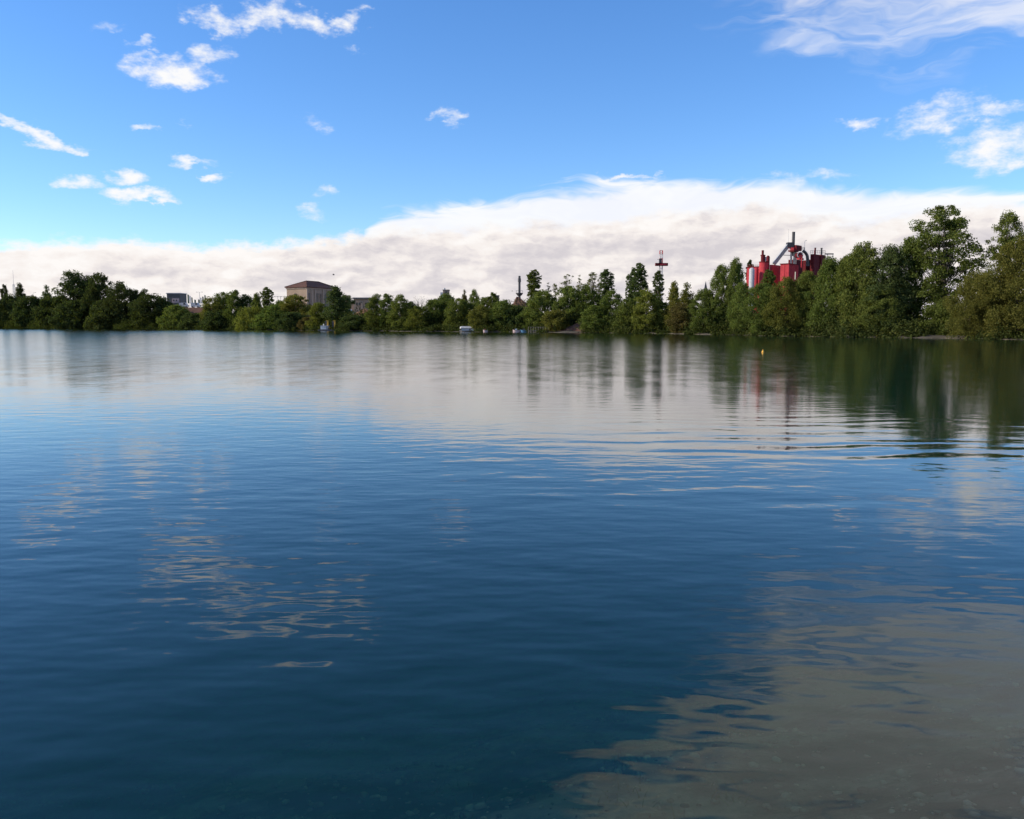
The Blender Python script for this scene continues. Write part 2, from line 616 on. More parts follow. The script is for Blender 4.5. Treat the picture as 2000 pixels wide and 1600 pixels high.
def ground_z(P):
    P = np.asarray(P, float)
    d = sdist(P)
    x, y = P[:, 0], P[:, 1]
    top = 4.6 - 3.2 * sstep(x - y * 0.17, -8, 35)
    top = np.where(y < 60, 1.6, top)
    far = sstep(d, 200, 1500) * 3.0
    wob = 0.35 * np.sin(x * 0.11 + 1.3 * np.sin(y * 0.07)) + 0.25 * np.sin(x * 0.31 + y * 0.23)
    land = 0.20 * np.minimum(d, 1.5) + (top + wob - 0.3) * sstep(d, 1.0, 20.0) + far
    dd = -d
    bed = -(0.24 * np.minimum(dd, 2.0) + 0.36 * np.clip(dd - 2.0, 0, 14) + 0.10 * np.clip(dd - 16, 0, 40))
    bed += (0.05 * np.sin(x * 2.1 + 1.2 * np.sin(y * 1.7)) + 0.05 * np.sin(y * 2.6 - x * 1.1)) * sstep(dd, 0.3, 2.5)
    return np.where(d > 0, land, bed)


def gz(x, y):
    return float(ground_z(np.array([[x, y]]))[0])


def build_ground():
    C = np.array([0.0, 4.0])
    az = sorted(set([round(a, 3) for a in np.arange(-42, 42.01, 0.3)] + [round(a, 3) for a in np.arange(42, 318, 3.0)]))
    inner = [(i / 64.0) ** 2.6 for i in range(1, 64)]
    outer = [0, .4, .9, 1.5, 2.5, 4, 6, 9, 12, 16, 20, 27, 40, 65, 110, 200, 400, 800, 1600, 3000, 6000]
    V_, rows = [], []
    A, B = POLY, np.roll(POLY, -1, 0)
    pts = []
    for a in az:
        d = np.array([math.sin(R(a)), math.cos(R(a))])
        Rr = 1e9
        for p, q in zip(A, B):
            e = q - p
            den = d[0] * e[1] - d[1] * e[0]
            if abs(den) < 1e-12:
                continue
            w_ = p - C
            t = (w_[0] * e[1] - w_[1] * e[0]) / den
            u = (w_[0] * d[1] - w_[1] * d[0]) / den
            if t > 0 and 0 <= u <= 1:
                Rr = min(Rr, t)
        for s_ in inner:
            pts.append(C + d * Rr * s_)
        for o_ in outer:
            pts.append(C + d * (Rr + o_))
    pts = np.array(pts)
    z = ground_z(pts)
    n = len(inner) + len(outer)
    cz = gz(*C)
    verts = [(p[0], p[1], zz) for p, zz in zip(pts, z)] + [(C[0], C[1], cz)]
    ci = len(verts) - 1
    faces = []
    na = len(az)
    for i in range(na):
        j = (i + 1) % na
        faces.append((ci, j * n, i * n))
        for k in range(n - 1):
            faces.append((i * n + k, j * n + k, j * n + k + 1, i * n + k + 1))
    me = bpy.data.meshes.new('ground')
    me.from_pydata(verts, [], faces)
    me.materials.append(ground_material())
    me.shade_smooth()
    o = bpy.data.objects.new('ground', me)
    col.objects.link(o)
    o['kind'] = 'structure'
    return o


ground = build_ground()

wb = MB().box((-150, 250, -10), (900, 900, 20))
water = wb.build('water', water_material())
water['kind'] = 'structure'

# ------------------------------------------------------------------ trees
rng = np.random.default_rng(11)


def mesh_from_quads(name, quads, mat):
    """quads: (n,4,3)"""
    n = len(quads)
    me = bpy.data.meshes.new(name)
    me.vertices.add(n * 4)
    me.vertices.foreach_set('co', quads.reshape(-1).astype(np.float32))
    me.loops.add(n * 4)
    me.loops.foreach_set('vertex_index', np.arange(n * 4, dtype=np.int32))
    me.polygons.add(n)
    me.polygons.foreach_set('loop_start', np.arange(0, n * 4, 4, dtype=np.int32))
    me.materials.append(mat)
    me.update(calc_edges=True)
    return me


def leaf_quads(P, size, up=0.35, droop=0.0):
    n = len(P)
    N = rng.normal(size=(n, 3))
    N[:, 2] += up
    N /= np.linalg.norm(N, axis=1)[:, None]
    T = rng.normal(size=(n, 3))
    if droop > 0:
        T[:, 2] -= droop * 3
    T -= (T * N).sum(1)[:, None] * N
    T /= np.linalg.norm(T, axis=1)[:, None] + 1e-9
    B = np.cross(N, T)
    s = size * rng.uniform(0.6, 1.35, n)[:, None]
    L = 1.25 + droop * 1.3
    Wd = 0.85 - droop * 0.3
    a = P + T * s * L * .5
    c = P - T * s * L * .5
    b = P + B * s * Wd * .5 + N * s * 0.12
    d = P - B * s * Wd * .5 + N * s * 0.12
    return np.stack([a, b, c, d], 1)


def ell(t, t0, tm):
    """egg profile, 0 at t0 and 1, 1 at tm"""
    lo = np.clip((t - t0) / max(tm - t0, 1e-6), 0, 1)
    hi = np.clip((1 - t) / (1 - tm), 0, 1)
    return np.where(t < tm, np.sqrt(np.clip(1 - (1 - lo) ** 2, 0, 1)), np.sqrt(np.clip(1 - (1 - hi) ** 2, 0, 1)))


PROFILES = {
    'round': lambda t: ell(t, 0.02, 0.52),
    'oval': lambda t: np.where(t < .42, ell(t, -0.05, .42), np.clip((1 - t) / .58, 0, 1) ** 0.46),
    'hero': lambda t: np.where(t < .62, np.clip((t - .12) / .5, 0, 1) ** .75, np.clip((1 - t) / .38, 0, 1) ** 0.40),
    'poplar': lambda t: np.where(t < .6, .62 + .38 * np.sin(np.clip(t / .6, 0, 1) * math.pi / 2), np.where(t > .86, np.clip((1 - t) / .14, 0, 1) ** 0.5, 1)),
    'cone': lambda t: np.where(t < .22, ell(t, -0.02, .22), np.clip((1 - t) / .78, 0, 1) ** 0.62),
    'bush': lambda t: np.where(t < .3, 0.85 + 0.5 * t, np.sqrt(np.clip(1 - ((t - .3) / .7) ** 2, 0, 1))),
}


def make_tree(kind, seed, H=10.0, W=8.0, clumps=110, leaves=55, leaf=0.34, cr=0.75, shell=0.42, gap=0.0, droop=0.0, stems=1, limbs=26, lean=0.0, trunk_r=None, t_min=0.03, lump=0.28):
    """returns (trunk mesh, crown mesh), base at the origin, height H, width W"""
    global rng
    rng = np.random.default_rng(seed)
    prof = PROFILES[kind]
    ph = rng.uniform(0, 6.28, 8)
    cs = []
    tries = 0
    while len(cs) < clumps and tries < 60000:
        tries += 1
        t = rng.uniform(t_min, 1.0)
        pr = float(prof(np.array(t)))
        if rng.uniform() > pr ** 0.9 + 0.05:
            continue
        th = rng.uniform(0, 2 * math.pi)
        lm = 1 + lump * (math.sin(2 * th + ph[0] + 5 * t) * .5 + math.sin(3 * th + ph[1] - 9 * t) * .35 + math.sin(th + ph[2] + 14 * t) * .4)
        rho = rng.uniform() ** shell * pr * lm
        p = np.array([rho * W / 2 * math.cos(th) + lean * t * H, rho * W / 2 * math.sin(th), t * H])
        if gap > 0 and math.sin(p[0] * 1.9 + ph[3]) * math.sin(p[1] * 1.9 + ph[4]) * math.sin(p[2] * 1.5 + ph[5]) > (1 - gap):
            continue
        cs.append(p)
    cs = np.array(cs)
    P = []
    for c in cs:
        k = int(leaves * rng.uniform(0.55, 1.4))
        r_ = cr * rng.uniform(0.6, 1.35)
        q = np.clip(rng.normal(size=(k, 3)), -1.7, 1.7) * np.array([r_, r_, r_ * .66]) * 0.62
        if droop > 0:
            q[:, 2] -= np.abs(rng.normal(size=k)) * droop * r_ * 1.6
        else:
            q[:, 2] -= (q[:, 0] ** 2 + q[:, 1] ** 2) * 0.12 / max(r_, .1)
        P.append(q + c)
    P = np.concatenate(P)
    P[:, 2] = np.maximum(P[:, 2], 0.05)
    crown = mesh_from_quads('crown_' + kind, leaf_quads(P, leaf, droop=droop), LEAF)
    tb = MB()
    tr_ = trunk_r or H * 0.016
    tops = []
    for s_ in range(stems):
        a = 2 * math.pi * s_ / max(stems, 1) + ph[6]
        sp = (0.0 if stems == 1 else W * 0.13)
        pts, rs = [], []
        for i in range(7):
            t = i / 6 * 0.93
            wob = 0.012 * H
            pts.append(Vector((math.cos(a) * sp * (0.25 + t) + wob * math.sin(ph[1] + 5 * t + s_) + lean * t * H,
                               math.sin(a) * sp * (0.25 + t) + wob * math.sin(ph[2] + 4 * t + s_), t * H - (0.3 if i == 0 else 0))))
            rs.append(tr_ * (1 - t * .93) * (1.35 if i == 0 else 1) / (1 if stems == 1 else 1.25))
        tb.path(pts, rs, 7)
        tops.append((pts, rs))
    idx = rng.permutation(len(cs))[:limbs]
    for i in idx:
        c = Vector(cs[i])
        pts, rs = tops[int(rng.integers(stems))]
        zt = max(c.z * rng.uniform(0.45, 0.8), 0.4)
        k = min(int(zt / (H * .93) * 6), 5)
        f = (zt - max(pts[k].z, 0)) / max(pts[k + 1].z - max(pts[k].z, 0), 1e-6)
        s0 = pts[k].lerp(pts[k + 1], min(max(f, 0), 1))
        r0 = max(rs[k] * 0.45, 0.025)
        mid = s0.lerp(c, 0.5) + Vector((0, 0, (c - s0).length * 0.06))
        tb.path([s0, mid, c], [r0, r0 * .6, 0.012], 4)
    me = bpy.data.meshes.new('trunk_' + kind)
    me.from_pydata(tb.v, [], tb.f)
    me.materials.append(BARK)
    me.shade_smooth()
    return me, crown, H, W


# prototypes; far ones have coarser leaves
PROTO = {
    'round': [make_tree('round', 100 + i, 10, 9, 170, 85, .29, .88, limbs=20) for i in range(4)],
    'oval': [make_tree('oval', 200 + i, 12, 8, 180, 85, .28, .80, limbs=20) for i in range(4)],
    'poplar': [make_tree('poplar', 300 + i, 16, 3.6, 430, 42, .23, .32, shell=.6, limbs=14, lump=.07) for i in range(3)],
    'thin': [make_tree('poplar', 330 + i, 14, 2.6, 46, 26, .26, .42, shell=.7, limbs=40, lump=.3) for i in range(3)],
    'cone': [make_tree('cone', 400 + i, 11, 6, 170, 75, .27, .68, limbs=18) for i in range(3)],
    'bush': [make_tree('bush', 500 + i, 4, 6.5, 150, 75, .24, .62, stems=3, limbs=14, trunk_r=.08) for i in range(4)],
    'willow': [make_tree('bush', 600 + i, 7, 9, 130, 70, .30, .75, droop=.8, stems=2, limbs=18, trunk_r=.16) for i in range(3)],
    'bare': [make_tree('round', 700, 9, 6, 90, 3, .2, .6, limbs=90, stems=2, trunk_r=.13)],
    # near right bank: finer leaves
    'nround': [make_tree('round', 800 + i, 12, 10, 330, 120, .21, .80, limbs=40, stems=2) for i in range(2)],
    'noval': [make_tree('oval', 820 + i, 14, 9, 340, 120, .21, .75, limbs=40) for i in range(3)],
    'nbush': [make_tree('bush', 840 + i, 6, 9, 230, 85, .24, .70, stems=3, limbs=26, trunk_r=.10) for i in range(2)],
    'nwillow': [make_tree('bush', 860 + i, 13, 12, 420, 150, .18, .85, droop=.12, stems=3, limbs=40, trunk_r=.22, lump=.30) for i in range(2)],
    'hero': [make_tree('hero', 900, 20, 10.5, 270, 105, .215, .70, shell=.55, gap=.66, stems=2, limbs=130, trunk_r=.30, t_min=.24, lump=.45)],
    'hero2': [make_tree('hero', 921, 20, 8.5, 230, 105, .215, .70, shell=.5, gap=.66, stems=1, limbs=90, trunk_r=.30, t_min=.22, lump=.45)],
}
# foliage colours
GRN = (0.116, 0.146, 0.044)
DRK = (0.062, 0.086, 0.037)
OLV = (0.138, 0.14, 0.041)
YEL = (0.17, 0.182, 0.048)
PAL = (0.160, 0.165, 0.090)
BRN = (0.112, 0.094, 0.042)
BLU = (0.086, 0.12, 0.052)
SHD = (0.058, 0.072, 0.031)          # leaf colour darkened to stand in for the left bank's shade
WIL = (0.104, 0.106, 0.032)


def plant_tree(name, px, top, wpx, back, kind, colr, label, var=None, group='trees along the lake bank', base_lift=0.0, seed=[0]):
    seed[0] += 1
    r_ = random.Random(seed[0] * 7 + 3)
    Yd = shore_Y(px) + back
    X = (px - 1000) / F * Yd * 1.0
    p = at(px, top, Yd)
    X = p.x
    z0 = gz(X, Yd) - 0.1
    H = max(p.z - z0, 0.6)
    W = wpx / F * Yd * (1.12 if kind in ('hero', 'hero2', 'nwillow', 'bare') else 1.15 if kind == 'poplar' else 1.2 if kind == 'thin' else 1.32 if kind[0] == 'n' else 1.2)
    protos = PROTO[kind]
    tm, cm, h0, w0 = protos[(seed[0] if var is None else var) % len(protos)]
    root = thing(name, label, 'shrub' if name.endswith(('shrub', 'bush')) else 'tree', (X, Yd, z0), group)
    root.rotation_euler = (0, 0, r_.uniform(0, 6.28))
    root.scale = (W / w0, W / w0, H / h0)
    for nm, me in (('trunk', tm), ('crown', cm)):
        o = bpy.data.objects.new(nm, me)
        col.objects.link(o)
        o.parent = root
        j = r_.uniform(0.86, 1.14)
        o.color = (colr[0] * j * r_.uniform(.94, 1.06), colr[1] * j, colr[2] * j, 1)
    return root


# name, x, top y, width px, metres behind the shore, kind, colour, label
T = [
    # far left, mostly in leaf colours with the bank's shade darkened in
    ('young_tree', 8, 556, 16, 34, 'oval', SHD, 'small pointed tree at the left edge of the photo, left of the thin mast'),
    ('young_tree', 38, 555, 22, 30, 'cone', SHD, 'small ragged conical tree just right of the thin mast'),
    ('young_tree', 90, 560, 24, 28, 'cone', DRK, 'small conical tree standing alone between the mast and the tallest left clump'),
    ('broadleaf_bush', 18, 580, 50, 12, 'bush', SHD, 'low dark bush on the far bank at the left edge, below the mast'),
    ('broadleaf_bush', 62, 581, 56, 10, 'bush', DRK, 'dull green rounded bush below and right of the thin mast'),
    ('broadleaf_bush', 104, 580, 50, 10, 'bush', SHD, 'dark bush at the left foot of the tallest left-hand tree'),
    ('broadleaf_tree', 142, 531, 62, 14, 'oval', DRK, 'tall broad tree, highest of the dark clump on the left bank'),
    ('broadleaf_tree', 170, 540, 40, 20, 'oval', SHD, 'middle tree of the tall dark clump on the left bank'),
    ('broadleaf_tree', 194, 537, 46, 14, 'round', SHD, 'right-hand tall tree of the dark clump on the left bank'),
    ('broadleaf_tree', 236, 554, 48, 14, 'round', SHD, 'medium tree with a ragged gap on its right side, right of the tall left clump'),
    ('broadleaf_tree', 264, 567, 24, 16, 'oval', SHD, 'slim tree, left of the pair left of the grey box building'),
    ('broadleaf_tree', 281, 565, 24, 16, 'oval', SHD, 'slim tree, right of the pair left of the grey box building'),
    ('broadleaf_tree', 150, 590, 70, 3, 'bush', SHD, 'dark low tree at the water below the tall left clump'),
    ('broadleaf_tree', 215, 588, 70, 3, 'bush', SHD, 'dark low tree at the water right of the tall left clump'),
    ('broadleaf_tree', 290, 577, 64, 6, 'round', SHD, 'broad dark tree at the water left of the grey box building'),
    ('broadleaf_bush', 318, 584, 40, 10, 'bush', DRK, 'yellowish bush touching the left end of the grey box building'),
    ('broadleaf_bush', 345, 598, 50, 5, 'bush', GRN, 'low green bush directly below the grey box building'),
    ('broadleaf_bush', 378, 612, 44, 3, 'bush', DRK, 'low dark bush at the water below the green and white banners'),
    # between banners and beige hall
    ('broadleaf_tree', 415, 583, 40, 8, 'round', OLV, 'rounded olive tree immediately right of the green and white banners'),
    ('broadleaf_tree', 434, 572, 34, 12, 'round', GRN, 'second tree right of the green and white banners'),
    ('broadleaf_tree', 458, 567, 34, 10, 'oval', GRN, 'taller ragged tree midway between banners and beige hall'),
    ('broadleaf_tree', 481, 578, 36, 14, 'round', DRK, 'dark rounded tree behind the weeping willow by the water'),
    ('broadleaf_tree', 501, 574, 26, 16, 'cone', GRN, 'small pointed tree left of the slim poplar near the beige hall'),
    ('slim_poplar', 521, 561, 22, 18, 'poplar', GRN, 'slim pointed poplar left of the beige hall'),
    ('broadleaf_bush', 546, 590, 34, 14, 'bush', GRN, 'green bush in the gap left of the beige hall'),
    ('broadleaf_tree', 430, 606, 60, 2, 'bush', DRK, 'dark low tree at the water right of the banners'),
    ('weeping_willow', 491, 598, 52, 1.5, 'willow', YEL, 'yellow-green weeping willow overhanging the water left of the beige hall'),
    ('broadleaf_bush', 534, 598, 54, 5, 'bush', GRN, 'wide green bush right of the weeping willow'),
    ('broadleaf_tree', 577, 578, 54, 16, 'round', OLV, 'yellow-topped tree in front of the left face of the beige hall'),
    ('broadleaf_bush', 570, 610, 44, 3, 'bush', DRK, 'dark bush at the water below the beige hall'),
    ('broadleaf_tree', 622, 592, 38, 8, 'oval', YEL, 'light green tree in front of the right face of the beige hall'),
    ('broadleaf_tree', 655, 561, 44, 10, 'cone', BLU, 'tall dark pointed tree at the right corner of the beige hall, behind the pontoon'),
    ('broadleaf_tree', 672, 578, 34, 22, 'round', BLU, 'dark tree behind the right shoulder of the tall pointed tree by the beige hall'),
    ('broadleaf_bush', 602, 620, 30, 3, 'bush', BRN, 'brownish bush at the water left of the pontoon'),
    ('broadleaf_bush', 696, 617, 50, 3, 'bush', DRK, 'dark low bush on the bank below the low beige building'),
    ('broadleaf_tree', 734, 575, 34, 5, 'oval', GRN, 'leftmost of three rounded trees right of the low beige building'),
    ('broadleaf_tree', 756, 574, 32, 5, 'oval', GRN, 'middle of three rounded trees right of the low beige building'),
    ('broadleaf_tree', 782, 577, 40, 6, 'oval', GRN, 'rightmost of three rounded trees right of the low beige building'),
    ('bare_tree', 820, 577, 34, 24, 'bare', BRN, 'leafless grey tree sticking up behind the yellow-green shoreline tree'),
    ('broadleaf_tree', 800, 590, 30, 12, 'round', DRK, 'dark tree left of the leafless grey tree'),
    ('broadleaf_tree', 815, 598, 36, 2, 'oval', YEL, 'yellow-green tree at the water below the leafless tree'),
    ('broadleaf_tree', 845, 588, 36, 8, 'round', GRN, 'green tree left below the small tower building'),
    ('broadleaf_tree', 868, 576, 46, 9, 'round', GRN, 'large rounded tree in front of the small tower building'),
    ('broadleaf_tree', 893, 584, 42, 7, 'round', GRN, 'large green tree behind the silver covered boat'),
    ('conical_tree', 907, 568, 14, 20, 'cone', BRN, 'small dark brownish conical tree above the silver covered boat'),
    ('broadleaf_tree', 926, 567, 24, 14, 'oval', GRN, 'small upright tree right of the brownish conical tree'),
    ('broadleaf_tree', 937, 598, 36, 4, 'round', OLV, 'olive-brown tree at the right end of the silver covered boat'),
    ('broadleaf_tree', 946, 582, 26, 14, 'round', GRN, 'small green tree left of the tree beside the grey roof corner'),
    ('broadleaf_tree', 963, 572, 28, 12, 'oval', GRN, 'pointed tree beside the grey roof corner, left of the dark chimney'),
    ('broadleaf_tree', 984, 588, 46, 5, 'round', GRN, 'wide green tree at the water left of the dark chimney'),
    ('broadleaf_tree', 1008, 600, 40, 5, 'bush', DRK, 'dark low tree below the dark chimney'),
    # poplar rows in the middle
    ('lombardy_poplar', 1043, 527, 24, 20, 'poplar', GRN, 'tall columnar poplar immediately right of the dark chimney'),
    ('thin_poplar', 1070, 553, 12, 22, 'thin', PAL, 'short pale thin poplar, first right of the columnar poplar by the chimney'),
    ('thin_poplar', 1085, 554, 12, 22, 'thin', PAL, 'short pale thin poplar, second right of the columnar poplar by the chimney'),
    ('thin_poplar', 1108, 532, 18, 24, 'thin', PAL, 'tall pale sparse poplar midway between the two dark columnar poplars'),
    ('thin_poplar', 1131, 538, 12, 26, 'thin', PAL, 'very thin pale poplar, middle of the pale row'),
    ('thin_poplar', 1157, 532, 20, 22, 'thin', PAL, 'pale sparse poplar with the widest crown of the pale row'),
    ('thin_poplar', 1171, 540, 12, 24, 'thin', PAL, 'thin pale poplar touching the left side of the second dark poplar'),
    ('lombardy_poplar', 1185, 526, 24, 20, 'poplar', BLU, 'dark columnar poplar midway between the chimney and the cross-shaped tower'),
    ('lombardy_poplar', 1233, 531, 18, 18, 'poplar', BLU, 'shorter columnar poplar on the left of the pair left of the cross-shaped tower'),
    ('lombardy_poplar', 1249, 514, 26, 18, 'poplar', BLU, 'tallest columnar poplar, right of the pair left of the cross-shaped tower'),
    ('lombardy_poplar', 1286, 529, 18, 18, 'poplar', BLU, 'columnar poplar directly below the cross-shaped tower'),
    ('broadleaf_tree', 1060, 570, 50, 9, 'round', GRN, 'green tree at the foot of the columnar poplar by the chimney'),
    ('broadleaf_tree', 1036, 600, 36, 4, 'round', GRN, 'green tree at the water above the jetty posts'),
    ('broadleaf_tree', 1112, 562, 46, 10, 'round', GRN, 'rounded tree below the tall pale sparse poplar'),
    ('broadleaf_tree', 1146, 559, 46, 10, 'round', GRN, 'dense rounded tree below the right end of the pale poplar row'),
    ('broadleaf_bush', 1086, 607, 44, 4, 'bush', OLV, 'round light bush above the rusty hut on the shore'),
    ('broadleaf_tree', 1128, 596, 40, 8, 'round', DRK, 'dark tree behind the brown gravel heap'),
    ('broadleaf_tree', 1160, 596, 44, 3, 'oval', GRN, 'green tree at the water right of the brown gravel heap'),
    ('broadleaf_tree', 1197, 569, 48, 6, 'oval', GRN, 'green tree at the foot of the second dark columnar poplar'),
    ('broadleaf_tree', 1228, 584, 44, 5, 'oval', GRN, 'green tree at the foot of the columnar pair'),
    ('broadleaf_tree', 1264, 566, 48, 5, 'oval', YEL, 'bright yellow-green tree between the columnar pair and the poplar under the cross-shaped tower'),
    ('broadleaf_tree', 1296, 590, 40, 4, 'oval', GRN, 'green tree at the water below the cross-shaped tower'),
    ('broadleaf_tree', 1317, 552, 30, 9, 'cone', OLV, 'pointed olive tree, first right of the cross-shaped tower'),
    ('broadleaf_tree', 1342, 556, 34, 9, 'cone', OLV, 'pointed olive tree, second right of the cross-shaped tower'),
    ('broadleaf_tree', 1330, 592, 46, 4, 'oval', BRN, 'brownish-green tree at the water below the two pointed olive trees'),
    # right bank
    ('broadleaf_tree', 1376, 566, 44, 5, 'noval', GRN, 'green tree just below the distant church spire'),
    ('broadleaf_tree', 1410, 518, 40, 6, 'noval', GRN, 'tall tree, left of the pair left of the red factory'),
    ('broadleaf_tree', 1437, 504, 30, 8, 'noval', GRN, 'tallest pointed tree directly left of the red factory'),
    ('slim_poplar', 1465, 508, 13, 115, 'poplar', DRK, 'small dark poplar top behind the left end of the red factory'),
    ('broadleaf_tree', 1450, 552, 38, 4, 'noval', GRN, 'green tree in front of the left end of the red factory'),
    ('broadleaf_tree', 1502, 527, 22, 16, 'poplar', GRN, 'narrow tree top rising in front of the big red silo'),
    ('broadleaf_tree', 1490, 556, 54, 5, 'nround', GRN, 'rounded tree below the big red silo'),
    ('broadleaf_tree', 1536, 546, 56, 4, 'nround', OLV, 'broad soft olive tree below the red factory blocks'),
    ('broadleaf_tree', 1578, 530, 52, 5, 'noval', GRN, 'green tree below the right half of the red factory'),
    ('broadleaf_tree', 1622, 505, 56, 6, 'noval', GRN, 'green tree hiding the right end of the red factory'),
    ('broadleaf_tree', 1655, 500, 50, 10, 'noval', GRN, 'green tree immediately left of the tall pointed tree on the right bank'),
    ('broadleaf_tree', 1686, 474, 66, 6, 'noval', GRN, 'tall pointed leafy tree between the red factory and the tallest see-through poplar'),
    ('broadleaf_tree', 1740, 482, 66, 6, 'noval', BLU, 'darker leafy tree left of the tallest see-through poplar'),
    ('broadleaf_tree', 1778, 466, 56, 10, 'noval', GRN, 'leafy tree touching the left side of the tallest see-through poplar'),
    ('broadleaf_tree', 1720, 560, 60, 2, 'nround', GRN, 'low leafy tree at the water, left of the black hollow in the right bank'),
    ('tall_poplar', 1845, 399, 132, 8, 'hero', GRN, 'tallest tree of the photo, a see-through poplar with visible trunks on the right bank'),
    ('tall_poplar', 1972, 414, 70, 14, 'hero2', GRN, 'tall see-through poplar near the right edge of the photo'),
    ('broadleaf_bush', 1838, 590, 60, 5, 'nbush', GRN, 'light leafy shrub around the trunks of the tallest see-through poplar'),
    ('broadleaf_tree', 1905, 532, 76, 3, 'nwillow', WIL, 'soft olive rounded tree right of the tallest see-through poplar'),
    ('broadleaf_tree', 1945, 545, 80, 2, 'nwillow', WIL, 'soft olive rounded tree, second from the right edge'),
    ('broadleaf_tree', 2000, 462, 116, 4, 'nwillow', WIL, 'tallest soft olive rounded tree at the right edge of the photo'),
]
for row in T:
    plant_tree(*row)


def undergrowth():
    """bushes and saplings along the waterline, too tangled to count"""
    global rng
    rng = np.random.default_rng(77)
    Q = []
    px = -60.0
    while px < 2100:
        Yd = shore_Y(px)
        m_per_px = Yd / F
        skip = (688 < px < 712 or 1072 < px < 1148 or 1310 < px < 1345 or 1365 < px < 1385 or 1795 < px < 1885)
        for rowi, (back, hh) in enumerate(((0.15, 0.8), (1.6, 1.6), (4.0, 2.6), (8.0, 3.6), (14.0, 4.0))):
            if skip and rowi < (4 if 1072 < px < 1148 else 2):
                continue
            hgt = hh * rng.uniform(0.35, 1.25)
            Y2 = Yd + back + rng.uniform(-0.3, 1.5)
            X2 = (px - 1000) / F * Y2 + rng.uniform(-1, 1)
            z0 = gz(X2, Y2)
            n = int(70 + 50 * hgt)
            r_ = rng.uniform(0.7, 1.3) * (0.8 + 0.3 * hgt)
            P = rng.normal(size=(n, 3)) * np.array([r_ * .6, r_ * .6, hgt * .32]) + np.array([X2, Y2, z0 + hgt * .48])
            P[:, 2] = np.maximum(P[:, 2], z0 + 0.03)
            Q.append(leaf_quads(P, 0.20 + Yd * 0.0006))
        px += 1.15 / m_per_px
    me = mesh_from_quads('undergrowth', np.concatenate(Q), LEAF)
    o = bpy.data.objects.new('undergrowth', me)
    col.objects.link(o)
    o.color = (0.052, 0.066, 0.024, 1)
    o['kind'] = 'stuff'
    o['label'] = 'tangled dark green undergrowth along the far waterline'
    o['category'] = 'undergrowth'
    return o


undergrowth()

# ------------------------------------------------------------------ building materials
RED = paint('red_sheet_metal', (0.43, 0.040, 0.050), 0.75)
DRED = paint('dark_red_steel', (0.12, 0.013, 0.016), 0.85)
STEEL = paint('galvanised_steel', (0.42, 0.42, 0.42), 0.6, 0.0)
DSTEEL = paint('dark_steel', (0.06, 0.055, 0.055), 0.55)
CREAM = paint('cream_sheet', (0.62, 0.55, 0.42), 0.6)
BEIGE = paint('beige_render', (0.38, 0.275, 0.195), 0.85, wear=0.12, scale=0.5)
BEIGE2 = paint('pale_stone', (0.45, 0.34, 0.25), 0.85, wear=0.10)
TILE = paint('red_brown_tiles', (0.125, 0.060, 0.042), 0.85)
DARK = paint('dark_glass', (0.018, 0.018, 0.022), 0.15)
WHITE = paint('white_paint', (0.60, 0.58, 0.56), 0.6)
GREY = paint('grey_cladding', (0.15, 0.14, 0.13), 0.8)
PINK = paint('faded_pink_board', (0.55, 0.40, 0.37), 0.7)
GREEN = paint('dark_green_cloth', (0.012, 0.075, 0.040), 0.8)
YELP = paint('yellow_machine_paint', (0.68, 0.36, 0.03), 0.5)
RUST = paint('rusty_boards', (0.30, 0.13, 0.06), 0.85)
EARTH = paint('red_brown_earth', (0.16, 0.085, 0.060), 0.95, wear=.35)
WOOD = paint('weathered_wood', (0.24, 0.20, 0.16), 0.85)
BLUEP = paint('blue_hull', (0.10, 0.24, 0.36), 0.5)


def pxm(Y):
    return Y / F


